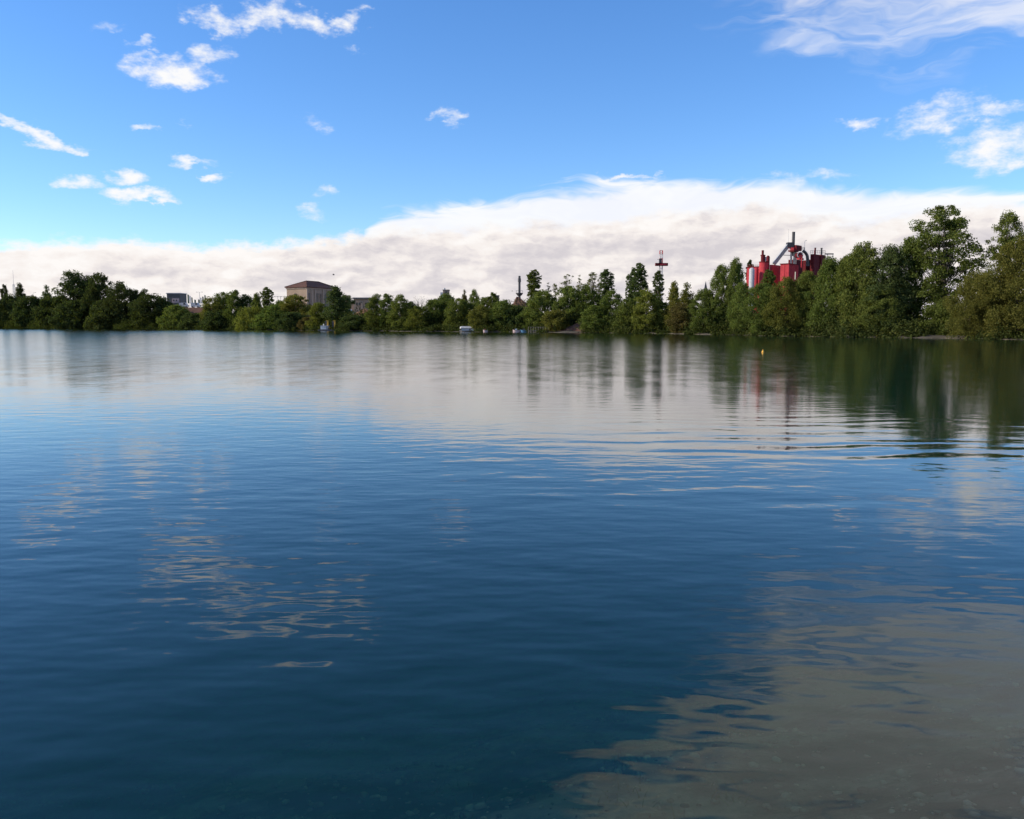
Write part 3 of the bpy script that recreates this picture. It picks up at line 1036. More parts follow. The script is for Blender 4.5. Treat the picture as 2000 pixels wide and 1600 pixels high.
# ---- beige hall with a hipped roof
def hipped_hall():
    Y = 330.0
    c = at(600, 620, Y)
    z0 = gz(c.x, Y)
    eave = at(600, 561.5, Y).z
    ridge = at(600, 549, Y + 8).z
    u = Vector((-0.906, 0.423, 0))      # along the left face
    v = Vector((0.423, 0.906, 0))       # along the right face
    L, W = 9.6, 19.5
    t = thing('hipped_hall', 'tall beige hall with a red-brown hipped roof above the far bank', 'building', (c.x, Y, z0))
    M = Matrix((u, v, Vector((0, 0, 1)))).transposed()
    O = Vector((c.x, Y, 0))

    def pt(a, b, z):
        return O + u * a + v * b + Vector((0, 0, z))
    MB().box(pt(L / 2, W / 2, (z0 - 1 + eave) / 2), (L, W, eave - z0 + 1), M=M).build('wall', BEIGE, t)
    mb = MB()
    o_ = 0.55
    q = [pt(-o_, -o_, eave), pt(L + o_, -o_, eave), pt(L + o_, W + o_, eave), pt(-o_, W + o_, eave),
         pt(-o_, -o_, eave + .28), pt(L + o_, -o_, eave + .28), pt(L + o_, W + o_, eave + .28), pt(-o_, W + o_, eave + .28),
         pt(L / 2, L * .62, ridge), pt(L / 2, W - L * .62, ridge)]
    mb.add(q, [(0, 1, 2, 3), (0, 4, 5, 1), (1, 5, 6, 2), (2, 6, 7, 3), (3, 7, 4, 0), (4, 8, 5), (5, 8, 9, 6), (6, 9, 7), (7, 9, 8, 4)])
    roof = mb.build('roof', TILE, t)
    hp = MB()
    for a, b in ((4, 8), (5, 8), (6, 9), (7, 9), (8, 9)):
        hp.tube(q[a] + Vector((0, 0, .05)), q[b] + Vector((0, 0, .05)), .13, n=6)
    hp.build('ridge_tiles', TILE, roof)
    MB().box(pt(L / 2, W / 2, eave - .25), (L + .5, W + .5, .42), M=M).build('cornice', BEIGE2, t)
    # left face: one small window with a pale patch under it
    wn = MB().box(pt(L * .56, -0.02, eave - 3.0), (.95, .30, 1.5), M=M).build('window', DARK, t)
    MB().box(pt(L * .56, -0.10, eave - 3.9), (1.15, .40, .16), M=M).build('sill', BEIGE2, wn)
    MB().box(pt(L * .60, -0.03, eave - 5.2), (.75, .16, 2.0), M=M).build('pale_patch', WHITE, t)
    # right face: pilasters and tall recessed windows
    for b in (0.25, 3.0, 5.2, 10.2, 12.9, 15.4, 19.2):
        MB().box(pt(-0.08, b, (z0 + eave) / 2 - .3), (.36, .75, eave - z0 - .5), M=M).build('pilaster', BEIGE2, t)
    for b, wd in ((1.6, .8), (6.6, 1.2), (8.6, 1.2), (11.6, .8), (14.1, .7), (17.2, .9)):
        wn = MB().box(pt(-0.02, b, eave - 6.2), (.22, wd, 8.2), M=M).build('tall_window', GREY if wd < 1 else DARK, t)
        MB().box(pt(-0.10, b, eave - 6.2), (.12, .12, 8.2), M=M).build('mullion', BEIGE2, wn)


hipped_hall()


# ---- low beige building
def low_building():
    Y = 315.0
    k = pxm(Y)
    a = at(700, 606, Y)
    z0 = gz(a.x, Y) - .5
    t = thing('low_building', 'low flat-roofed beige building right of the tall pointed tree', 'building', (a.x, Y, z0))

    def blk(x0, x1, y, name, dep, mat, yoff=0.0):
        p, q = at(x0, y, Y), at(x1, y, Y)
        h = p.z - z0
        return MB().box(((p.x + q.x) / 2, Y + yoff + dep / 2, z0 + h / 2), (q.x - p.x, dep, h)).build(name, mat, t)
    blk(672, 690.5, 590, 'side_wing', 9, BEIGE, 1.0)
    blk(690.5, 730, 584, 'wall', 12, BEIGE)
    p, q = at(689, 583.2, Y), at(731, 583.2, Y)
    MB().box(((p.x + q.x) / 2, Y + 5.8, p.z + .1), (q.x - p.x, 12.9, .5)).build('roof_slab', GREY, t)
    for x0, x1 in ((695, 699), (701, 704.5), (712.5, 720)):
        p, q = at(x0, 591, Y), at(x1, 596.5, Y)
        wn = MB().box(((p.x + q.x) / 2, Y, (p.z + q.z) / 2), (q.x - p.x, .16, p.z - q.z)).build('window', DARK, t)
        MB().box(((p.x + q.x) / 2, Y - .1, q.z - .1), (q.x - p.x + .2, .3, .14)).build('sill', BEIGE2, wn)
    p, q = at(706, 588, Y), at(708.5, 603, Y)
    MB().box(((p.x + q.x) / 2, Y - .1, (p.z + z0) / 2), (q.x - p.x, .35, p.z - z0)).build('pilaster', BEIGE2, t)
    # a parapet house behind
    p, q = at(686, 580, Y + 25), at(702, 580, Y + 25)
    MB().box(((p.x + q.x) / 2, Y + 7.5, (p.z + z0) / 2), (2.4, 3, p.z - z0)).build('roof_house', BEIGE, t)


low_building()


def van(x0, x1, y, Y, label, body, z0=None):
    p, q = at(x0, y, Y), at(x1, y, Y)
    L = q.x - p.x
    cx = (p.x + q.x) / 2
    z0 = gz(cx, Y) if z0 is None else z0
    t = thing('parked_van', label, 'van', (cx, Y, z0))
    b = MB()
    prof = [(-.5, .35), (-.5, 1.9), (-.44, 2.15), (.22, 2.15), (.36, 1.35), (.49, 1.1), (.5, .35)]
    vs = [(cx + a * L, Y + s * .95, z0 + z) for s in (-1, 1) for a, z in prof]
    n = len(prof)
    b.add(vs, [tuple(range(n)), tuple(range(2 * n - 1, n - 1, -1))] + [(i, n + i, n + (i + 1) % n, (i + 1) % n) for i in range(n)])
    b.build('body', body, t)
    for a in (-.32, .30):
        for s in (-1, 1):
            MB().tube((cx + a * L, Y + s * .80, z0 + .34), (cx + a * L, Y + s * .97, z0 + .34), .34, n=14).build('wheel', DSTEEL, t)
    MB().add([(cx + a * L, Y - .97, z0 + z) for a, z in ((.02, 1.3), (.02, 1.95), (.21, 1.95), (.31, 1.3))], [(0, 1, 2, 3)]).build('window', DARK, t)


van(674, 690, 604, 296, 'white van parked below the low beige building', WHITE)
van(351, 368, 594, 384, 'white van parked between the grey box building and the banners', WHITE, at(360, 601, 384).z)
van(374, 391, 596, 384, 'pale van parked below the green and white banners', WHITE, at(380, 601, 384).z)


# ---- grey box building on the left
def grey_box():
    Y = 400.0
    p, q = at(325.5, 573.5, Y), at(351.5, 573.5, Y)
    z0 = gz((p.x + q.x) / 2, Y) - .4
    cx = (p.x + q.x) / 2
    t = thing('grey_box_building', 'dark grey box-shaped building with a pink board, on the left bank', 'building', (cx, Y, z0))
    MB().box((cx, Y + 4, (z0 + p.z) / 2), (q.x - p.x, 8, p.z - z0)).build('wall', GREY, t)
    MB().box((cx, Y + 4, p.z + .12), (q.x - p.x + .5, 8.5, .35)).build('roof_edge', STEEL, t)
    a, b = at(336.5, 583, Y), at(350.5, 591.5, Y)
    bd = MB().box(((a.x + b.x) / 2, Y - .15, (a.z + b.z) / 2), (b.x - a.x, .2, a.z - b.z)).build('sign_board', PINK, t)
    for x0 in (340, 345):
        c = at(x0, 587, Y)
        MB().box((c.x, Y - .28, c.z), (.5, .08, .8)).build('window', DARK, t)
    for z in (576.5, 579.5):
        c = at(338, z, Y)
        MB().box((cx, Y - .05, c.z), (q.x - p.x - .3, .12, .10)).build('cladding_rail', DSTEEL, t)


grey_box()

# ---- banners
Yb = 392.0
ban = [(366, 575.5, 2.9, GREEN, 'tall dark green banner, leftmost of the V-shaped row'), (369.8, 578, 2.4, WHITE, 'white banner, second from the left in the V-shaped row'),
       (373.6, 581, 2.6, GREEN, 'dark green banner, third from the left in the V-shaped row'), (379.5, 585.5, 3.2, GREEN, 'lowest dark green banner left of the lamp post in the V-shaped row'),
       (387, 585, 3.0, GREEN, 'lowest dark green banner right of the lamp post in the V-shaped row'), (391.2, 581.5, 2.4, WHITE, 'white banner, second from the right end of the V-shaped row'),
       (395, 579.5, 2.6, GREEN, 'dark green banner, third from the right end of the V-shaped row'), (399.2, 576.8, 2.6, GREEN, 'tall dark green banner, rightmost of the V-shaped row')]
for x, y, wpx, mt, lab in ban:
    p = at(x, y, Yb)
    z0 = gz(p.x, Yb)
    t = thing('banner', lab, 'banner', (p.x, Yb, z0), 'green and white banners on the left bank')
    MB().tube((p.x, Yb, z0 - .2), (p.x, Yb, p.z + .25), .07, .05, 8).build('pole', STEEL, t)
    b = MB()
    wd = wpx * pxm(Yb)
    zb = max(at(x, 592.5, Yb).z, z0 + .4)
    n = 6
    vs, fs = [], []
    for i in range(n + 1):
        f = i / n
        zz = p.z + (zb - p.z) * f
        ry = 0.06 * math.sin(f * 7 + x)
        for xx in (0.05, wd / 2, wd):
            vs.append((p.x + xx, Yb + ry * (xx / wd) - .02, zz - .12 * xx))
    for i in range(n):
        for j in range(2):
            a = i * 3 + j
            fs.append((a, a + 1, a + 4, a + 3))
    b.add(vs, fs)
    cl = b.build('cloth', mt, t)
    md = cl.modifiers.new('thickness', 'SOLIDIFY')
    md.thickness = 0.03


def lamp_post(px, top, Y, label, double=False):
    p = at(px, top, Y)
    z0 = gz(p.x, Y)
    t = thing('street_lamp', label, 'lamp post', (p.x, Y, z0))
    MB().tube((p.x, Y, z0 - .2), (p.x, Y, p.z), .11, .07, 8).build('pole', STEEL, t)
    for s in ((-1, 1) if double else (1,)):
        MB().path([(p.x, Y, p.z - .05), (p.x + s * .6, Y, p.z + .1), (p.x + s * 1.0, Y, p.z + .1)], [.05, .045, .04], 6).build('arm', STEEL, t)
        MB().box((p.x + s * 1.25, Y, p.z + .08), (.7, .28, .14)).build('lamp_head', GREY, t)


lamp_post(389.5, 571, 398, 'thin lamp post in the middle of the green and white banners', True)
lamp_post(542.5, 580, 340, 'double-armed lamp post, left of the two beside the beige hall', True)
lamp_post(548, 580, 344, 'double-armed lamp post, right of the two beside the beige hall', True)
lamp_post(64.5, 572, 470, 'short thin lamp post right of the mast on the left bank')


# ---- thin radio mast at the far left
def radio_mast():
    Y = 520.0
    p = at(25, 528, Y)
    z0 = gz(p.x, Y)
    t = thing('radio_mast', 'thin pale lattice radio mast at the left edge of the photo', 'mast', (p.x, Y, z0))
    H = p.z - z0
    w0, w1 = .75, .38
    zt = z0 + H * .72
    cor = [(-1, -1), (1, -1), (1, 1), (-1, 1)]
    for a, b in cor:
        MB().tube((p.x + a * w0, Y + b * w0, z0 - .2), (p.x + a * w1, Y + b * w1, zt), .09, .07, 5).build('leg', STEEL, t)
    br = MB()
    n = 12
    for i in range(n):
        f0, f1 = i / n, (i + 1) / n
        for k in range(4):
            a, b = cor[k], cor[(k + 1) % 4]
            A = Vector((p.x + a[0] * (w0 + (w1 - w0) * f0), Y + a[1] * (w0 + (w1 - w0) * f0), z0 + (zt - z0) * f0))
            B = Vector((p.x + b[0] * (w0 + (w1 - w0) * f1), Y + b[1] * (w0 + (w1 - w0) * f1), z0 + (zt - z0) * f1))
            br.tube(A, B, .045, n=4)
    br.build('bracing', STEEL, t)
    MB().tube((p.x, Y, zt - .3), (p.x, Y, p.z), .10, .05, 6).build('aerial', STEEL, t)


radio_mast()


# ---- tower building, roof corner, heap, spire
def tower_building():
    Y = 330.0
    p, q = at(863.5, 567, Y), at(875, 567, Y)
    cx = (p.x + q.x) / 2
    z0 = gz(cx, Y)
    t = thing('tower_building', 'small brown tower building with a roof stub above the trees, left of centre', 'building', (cx, Y, z0))
    MB().box((cx + .3, Y + 2, (p.z + z0) / 2), (q.x - p.x, 4, p.z - z0)).build('wall', BEIGE, t)
    MB().box((p.x - .1, Y + 1.6, (p.z + z0) / 2 - .4), (1.2, 3, p.z - z0 - .8)).build('stair_shaft', WHITE, t)
    MB().box((cx + .3, Y + 2, p.z + .1), (q.x - p.x + .3, 4.3, .3)).build('roof_slab', GREY, t)
    MB().tube((p.x + .8, Y + 1.5, p.z), (p.x + .8, Y + 1.5, at(868, 562.5, Y).z), .35, n=10).build('roof_vent', WHITE, t)
    for x in (869.5, 872.5):
        c = at(x, 571.5, Y)
        MB().box((c.x, Y - .02, c.z), (.42, .12, 1.0)).build('window', DARK, t)


tower_building()


def roof_corner():
    Y = 300.0
    p, q = at(962, 578, Y), at(974.5, 578, Y)
    cx = (p.x + q.x) / 2
    z0 = gz(cx, Y)
    t = thing('grey_block_building', 'grey-brown building corner rising over the trees, left of the dark chimney', 'building', (cx, Y, z0))
    MB().box((cx, Y + 3, (p.z + z0) / 2), (q.x - p.x, 6, p.z - z0)).build('wall', paint('grey_brown_wall', (.17, .14, .12), .8), t)
    MB().box((cx, Y + 3, p.z + .1), (q.x - p.x + .3, 6.3, .25)).build('roof_slab', GREY, t)
    c = at(971, 582, Y)
    MB().box((c.x, Y, c.z), (.7, .14, .8)).build('window', DARK, t)


roof_corner()


def heap(name, label, x0, x1, xt, yt, Y, seed, mat, depth=None):
    rg = np.random.default_rng(seed)
    a, b, tp = at(x0, yt, Y), at(x1, yt, Y), at(xt, yt, Y)
    cx = tp.x
    dep = depth or (b.x - a.x) * .4
    zb = min(gz(a.x, Y), gz(b.x, Y), gz(cx, Y), gz(cx, Y - dep), gz(cx, Y + dep)) - .3
    vs, fs = [], []
    n, m_ = 36, 9
    for k in range(m_ + 1):
        f = k / m_
        for i in range(n):
            th = 2 * math.pi * i / n
            rx = (b.x - cx) if math.cos(th) > 0 else (cx - a.x)
            j = 1 + .10 * math.sin(3 * th + seed) + .05 * rg.normal()
            vs.append((cx + math.cos(th) * rx * f * j, Y + math.sin(th) * dep * f * j, zb + (tp.z - zb) * (1 - f) ** 0.92 * (1 + .05 * rg.normal() * (f > 0))))
    for k in range(m_):
        for i in range(n):
            fs.append((k * n + i, (k + 1) * n + i, (k + 1) * n + (i + 1) % n, k * n + (i + 1) % n))
    o = MB().add(vs, fs).build(name, mat)
    return tag(o, label, 'earth bank' if name == 'earth_bank' else 'heap')


heap('earth_heap', 'red-brown earth heap at the foot of the dark chimney', 985, 1062, 1012, 580, 262, 3, EARTH)
heap('gravel_heap', 'brown gravel heap sloping to the water right of the rusty hut', 1084, 1156, 1137, 629, shore_Y(1120) + 6, 5, EARTH, 5.0)
heap('earth_bank', 'orange-brown earth bank below the low beige building', 676, 742, 712, 603, 290, 8, paint('orange_earth', (.27, .14, .07), .95, wear=.3), 7)
heap('earth_bank', 'dark red-brown earth bank at the foot of the beige hall', 578, 630, 600, 613, 292, 9, EARTH, 6)


def berm():
    Y = 384.0
    a, b = at(336, 601, Y), at(418, 601, Y)
    zt = a.z
    rg = random.Random(4)
    n = 26
    vs, fs = [], []
    for i in range(n + 1):
        x = a.x - 6 + (b.x - a.x + 12) * i / n
        e_ = 0 if 0 < i < n else -1.6
        for dy, z in ((-9, gz(x, Y - 9) - .4), (-5.5, zt * .55 + gz(x, Y) * .45), (-3.2, zt), (6, zt), (12, gz(x, Y + 12) - .4)):
            j = 0 if z == zt else rg.uniform(-.3, .3)
            vs.append((x, Y + dy + j, z + (e_ if z == zt else 0) + j * .5))
    for i in range(n):
        for k_ in range(4):
            p = i * 5 + k_
            fs.append((p, p + 5, p + 6, p + 1))
    o = MB().add(vs, fs).build('earth_bank', EARTH)
    tag(o, 'long red-brown earth bank below the green and white banners', 'earth bank')
    return zt


berm()


def spire():
    Y = 620.0
    p = at(1378.5, 549, Y)
    z0 = gz(p.x, Y)
    k = pxm(Y)
    t = thing('church_spire', 'thin distant church spire left of the red factory', 'church', (p.x, Y, z0))
    zb = at(1378, 566, Y).z
    MB().box((p.x, Y, (z0 + zb) / 2), (1.9, 1.9, zb - z0)).build('tower', GREY, t)
    MB().add([(p.x + a * 1.05, Y + b * 1.05, zb) for a, b in ((-1, -1), (1, -1), (1, 1), (-1, 1))] + [(p.x, Y, p.z)],
             [(0, 3, 2, 1), (0, 1, 4), (1, 2, 4), (2, 3, 4), (3, 0, 4)]).build('spire', DSTEEL, t)


spire()


# ---- dark chimney
def dark_chimney():
    Y = 300.0
    k = pxm(Y)
    p = at(1014.5, 539, Y)
    z0 = gz(p.x, Y)
    t = thing('dark_chimney', 'dark steel chimney with a ring platform, left of the centre poplar', 'chimney', (p.x, Y, z0))
    zp = at(1014, 573, Y).z
    r_ = 2.3 * k
    MB().lathe((p.x, Y, 0), [(r_ * 1.05, z0), (r_ * 1.05, zp), (r_, zp), (r_, p.z - .2), (r_ * .9, p.z)], 18).build('stack', DSTEEL, t, True)
    zc = at(1014, 547, Y).z
    MB().lathe((p.x, Y, 0), [(r_ * 1.3, zc - .7), (r_ * 1.3, zc + .5)], 18).build('collar', DSTEEL, t, True)
    MB().lathe((p.x, Y, 0), [(r_ * 1.5, zp - .9), (7 * k, zp - .1), (7 * k, zp + .12), (r_, zp + .12)], 18).build('platform', DSTEEL, t, True)
    rl = MB()
    for i in range(10):
        a = 2 * math.pi * i / 10
        rl.tube((p.x + 6.6 * k * math.cos(a), Y + 6.6 * k * math.sin(a), zp + .1), (p.x + 6.6 * k * math.cos(a), Y + 6.6 * k * math.sin(a), zp + .9), .03, n=4)
    for i in range(18):
        a, b = 2 * math.pi * i / 18, 2 * math.pi * (i + 1) / 18
        rl.tube((p.x + 6.6 * k * math.cos(a), Y + 6.6 * k * math.sin(a), zp + .9), (p.x + 6.6 * k * math.cos(b), Y + 6.6 * k * math.sin(b), zp + .9), .03, n=4)
    rl.build('railing', DSTEEL, t)


dark_chimney()


# ---- cross-shaped lattice tower
def cross_tower():
    Y = 262.0
    k = pxm(Y)
    p = at(1291.5, 489.5, Y)
    z0 = gz(p.x, Y)
    t = thing('cross_tower', 'slim red and white lattice tower with a dark red crossbar', 'tower', (p.x, Y, z0))
    hw = 2.6 * k
    seg = [(z0, at(1291, 548, Y).z, WHITE), (at(1291, 548, Y).z, at(1291, 519, Y).z, STEEL), (at(1291, 519, Y).z, at(1291, 505, Y).z, RED),
           (at(1291, 505, Y).z, at(1291, 497, Y).z, WHITE), (at(1291, 497, Y).z, p.z, RED)]
    cor = [(-1, -1), (1, -1), (1, 1), (-1, 1)]
    for a, b, mt in seg:
        s = MB()
        for i, j in cor:
            s.tube((p.x + i * hw, Y + j * hw, a), (p.x + i * hw, Y + j * hw, b), .075, n=5)
        n = max(1, round((b - a) / .9))
        for q in range(n):
            za, zb = a + (b - a) * q / n, a + (b - a) * (q + 1) / n
            for m_ in range(4):
                A, B = cor[m_], cor[(m_ + 1) % 4]
                s.tube((p.x + A[0] * hw, Y + A[1] * hw, za), (p.x + B[0] * hw, Y + B[1] * hw, zb), .045, n=4)
                s.tube((p.x + A[0] * hw, Y + A[1] * hw, zb), (p.x + B[0] * hw, Y + B[1] * hw, zb), .045, n=4)
        s.build('lattice_section', mt, t)
    a, b = at(1280, 514, Y), at(1304, 519.5, Y)
    bar = MB().box(((a.x + b.x) / 2, Y, (a.z + b.z) / 2), (b.x - a.x, 1.3, a.z - b.z)).build('crossbar', DRED, t)
    MB().box(((a.x + b.x) / 2 + .5, Y - .68, (a.z + b.z) / 2), ((b.x - a.x) * .5, .06, (a.z - b.z) * .6)).build('panel', RED, bar)
    a, b = at(1286.5, 506, Y), at(1291.2, 514, Y)
    MB().box(((a.x + b.x) / 2, Y - .75, (a.z + b.z) / 2), (b.x - a.x, .9, a.z - b.z)).build('cabin', DSTEEL, t)
    MB().tube(at(1283.5, 506.5, Y), at(1292, 506.5, Y), .06, n=5).build('arm', DSTEEL, t)


cross_tower()


# ---- red factory (mixing plant)
def red_factory():
    Y = 236.0
    k = pxm(Y)
    b0 = at(1530, 600, Y)
    z0 = gz(b0.x, Y)
    t = thing('red_factory', 'bright red industrial plant with silos and chimneys behind the right bank trees', 'factory', (b0.x, Y, z0))
    PH = R(42)
    u = Vector((-math.cos(PH), math.sin(PH), 0))
    v = Vector((math.sin(PH), math.cos(PH), 0))
    M = Matrix((u, v, Vector((0, 0, 1)))).transposed()

    def block(name, xl, xc, xr, ytop, mat, Y_=Y, ybot=None, parent=t):
        c = at(xc, ytop, Y_)
        # angular widths to lengths along the two visible faces
        L = (xc - xl) * Y_ / F / (math.cos(PH) + (c.x / Y_) * math.sin(PH))
        W = (xr - xc) * Y_ / F / (math.sin(PH) - (c.x / Y_) * math.cos(PH))
        zb = z0 - .3 if ybot is None else at(xc, ybot, Y_).z
        cen = Vector((c.x, Y_, (c.z + zb) / 2)) + u * L / 2 + v * W / 2
        o = MB().box(cen, (L, W, c.z - zb), M=M).build(name, mat, parent)
        if ybot is None and L > 2:
            # cladding ribs on the lit face, a coping on top
            rb = MB()
            n = int(L / .8)
            for i in range(1, n):
                rb.box(Vector((c.x, Y_, (c.z + zb) / 2)) + u * (L * i / n) - v * .03, (.10, .10, c.z - zb - .1), M=M)
            n = int(W / .8)
            for i in range(1, n):
                rb.box(Vector((c.x, Y_, (c.z + zb) / 2)) + v * (W * i / n) - u * .03, (.10, .10, c.z - zb - .1), M=M)
            rb.build('cladding_ribs', mat, o)
            cp = MB().box(cen + Vector((0, 0, (c.z - zb) / 2 + .02)), (L + .35, W + .35, .22), M=M)
            cp.build('coping', DRED, o)
        return o

    def cyl(name, xa, xb, ytop, mat, Y_=Y, ybot=None, parent=t, dome=0.0, n=24):
        a, b = at(xa, ytop, Y_), at(xb, ytop, Y_)
        r_ = (b.x - a.x) / 2
        zb = z0 - .3 if ybot is None else at(xa, ybot, Y_).z
        prof = [(r_, zb), (r_, a.z)]
        if dome:
            prof += [(r_ * .55, a.z + dome * .8), (r_ * .15, a.z + dome)]
        return MB().lathe(((a.x + b.x) / 2, Y_, 0), prof, n).build(name, mat, parent, True)

    def rail(name, x0, x1, yt, yb, Y_=Y, n=5, mat=DSTEEL):
        s = MB()
        for i in range(n + 1):
            x = x0 + (x1 - x0) * i / n
            s.tube(at(x, yb, Y_), at(x, yt, Y_), .045, n=4)
        s.tube(at(x0, yt, Y_), at(x1, yt, Y_), .045, n=4)
        s.tube(at(x0, (yt + yb) / 2, Y_), at(x1, (yt + yb) / 2, Y_), .035, n=4)
        return s.build(name, mat, t)

    # left low block with railing
    block('low_block', 1458.5, 1485, 1493, 521, RED, Y + 9)
    rail('railing', 1461, 1484, 517.5, 521, Y + 9, 6, RED)
    # silver and red silos
    s = cyl('silver_silo', 1463.5, 1474, 526.5, STEEL, Y - 2, dome=.5)
    s2 = cyl('small_red_silo', 1472.5, 1481.5, 526, RED, Y, dome=.5)
    # big red silo with its turret
    s = cyl('red_silo', 1483.2, 1501, 511.8, RED, Y - 1)
    cyl('rim', 1482.8, 1501.4, 511, DRED, Y - 1, 513.2, s)
    cyl('turret', 1486.3, 1494.5, 499, DRED, Y - 1, 511)
    cyl('turret_pipe', 1487.6, 1492.2, 489, DRED, Y - 1, 499, n=12)
    cyl('turret_collar', 1485.4, 1495.0, 498, DRED, Y - 1, 500)
    MB().tube(at(1495, 510, Y - 1), at(1495.6, 502, Y - 1), .22, n=8).build('vent_pipe', STEEL, t)
    cyl('filter_tank', 1496.8, 1503.6, 502, DRED, Y + 3, dome=.4)
    MB().tube(at(1499, 502, Y + 3), at(1499, 499.5, Y + 3), .12, n=6).build('vent_pipe', STEEL, t)
    # clad blocks
    block('clad_block', 1503.5, 1508.5, 1526, 517, RED, Y - 2)
    block('clad_block', 1524.5, 1541, 1560, 515.2, RED, Y - 7)
    block('rear_block', 1540, 1552, 1592, 507, DRED, Y + 6)
    # inclined conveyor
    a, b = at(1512, 516, Y), at(1541, 478.6, Y)
    d = (b - a).normalized()
    up = Vector((-d.z, 0, d.x))
    side = d.cross(up)
    Mc = Matrix((d, side, up)).transposed()
    cv = MB().box((a + b) / 2, ((b - a).length, 1.1, .75), M=Mc).build('conveyor', paint('pale_weathered_sheet', (.36, .33, .29), .6), t)
    MB().box((a + b) / 2 + up * .48, ((b - a).length, 1.25, .16), M=Mc).build('conveyor_cover', STEEL, cv)
    MB().box(b + Vector((.2, 0, -.1)), (1.6, 1.4, 1.5)).build('conveyor_head', DSTEEL, t)
    MB().tube(at(1527, 498.4, Y), at(1545, 498.8, Y), .08, n=6).build('tie_pipe', GREY, t)
    # main stack, cream columns, platform
    cyl('main_stack', 1547.2, 1553, 453, DSTEEL, Y + 1, 500)
    cyl('cream_column', 1543.8, 1547.6, 489, CREAM, Y, 516)
    cyl('cream_column', 1549.8, 1556.2, 489, CREAM, Y + .5, 516)
    block('platform', 1539.5, 1551, 1560, 488.3, DRED, Y - 2, 491.2)
    rail('railing', 1539.5, 1556, 483.5, 488.3, Y - 2.1, 6, RED)
    block('platform_cabin', 1551, 1555.6, 1566, 478.6, DRED, Y - 1, 489)
    block('platform_cabin', 1543.5, 1550, 1553, 483.2, RED, Y - 1.2, 488.5)
    rail('railing', 1566, 1572, 483, 489, Y, 3)
    # drum and ducts
    c = at(1562.2, 498.2, Y - 3)
    dr = MB().tube(c + Vector((0, -.2, 0)), c + Vector((0, 2.0, 0)), 5.4 * k, n=20).build('drum', DRED, t)
    ring = MB()
    for i in range(20):
        p, q = 2 * math.pi * i / 20, 2 * math.pi * (i + 1) / 20
        ring.tube(c + Vector((math.cos(p) * 5.0 * k, -.28, math.sin(p) * 5.0 * k)), c + Vector((math.cos(q) * 5.0 * k, -.28, math.sin(q) * 5.0 * k)), .12, n=5)
    ring.build('ring', STEEL, dr)
    MB().box(c + Vector((.2, -.3, -.4)), (.9, .3, .8)).build('motor', RED, dr)
    block('hopper', 1556, 1562, 1570, 503.5, RED, Y - 3, 507)
    for x in (1565.8, 1570.5):
        cyl('support_column', x - 1.2, x + 1.2, 504 if x < 1567 else 516, RED, Y - 5, 524, n=10)
    pts = [at(x, y, Y + 1) for x, y in ((1568, 490), (1572.5, 493), (1576.5, 499), (1577.5, 508), (1578, 520))]
    MB().path(pts, [.42] * 5, 10).build('duct', DSTEEL, t)
    pts = [at(x, y, Y + 3) for x, y in ((1578, 510), (1583, 510), (1586, 516))]
    MB().path(pts, [.4] * 3, 8).build('duct', DRED, t)
    block('mid_block', 1568, 1574, 1588, 508.5, DRED, Y + 2)
    # right-hand blocks with two chimneys
    block('filter_block', 1583, 1590, 1601, 496.3, DRED, Y + 1)
    block('filter_block', 1600, 1604, 1612.5, 497.5, DRED, Y + 4)
    rail('railing', 1583, 1600.5, 489.5, 496, Y, 5)
    rail('railing', 1600.5, 1612, 489.5, 496.5, Y + 2, 4)
    cyl('short_chimney', 1590.7, 1593.9, 484.2, DRED, Y + 3, 497, n=12)
    cyl('short_chimney', 1602.9, 1606.4, 484.6, DSTEEL, Y + 5, 498, n=12)
    for xa, xb, y in ((1590.2, 1594.4, 484), (1602.4, 1606.9, 484.4)):
        cyl('cap', xa, xb, y, DSTEEL, Y + (3 if xa < 1600 else 5), y + 1.2, n=12)
    a, b = at(1611, 496.2, Y + 2), at(1627.6, 496.2, Y + 2)
    MB().box((a + b) / 2, (b.x - a.x, .5, .3)).build('discharge_arm', GREY, t)
    for x in (1616.3, 1627):
        MB().tube(at(x, 497, Y + 2), at(x, 503 if x > 1620 else 512, Y + 2), .09, n=6).build('support', STEEL, t)
    # lamp and aerial
    pts = [at(x, y, Y) for x, y in ((1571.3, 489), (1571.6, 472.5), (1573, 469.8), (1576, 469.6))]
    MB().path(pts, [.07, .06, .05, .05], 6).build('mast_lamp', STEEL, t)
    MB().tube(at(1540, 478, Y), at(1540, 447, Y), .035, .02, 5).build('aerial', STEEL, t)
    # yellowish corner post low on the block
    cyl('corner_post', 1552.6, 1554.6, 531, CREAM, Y - 9, 546, n=8)


red_factory()


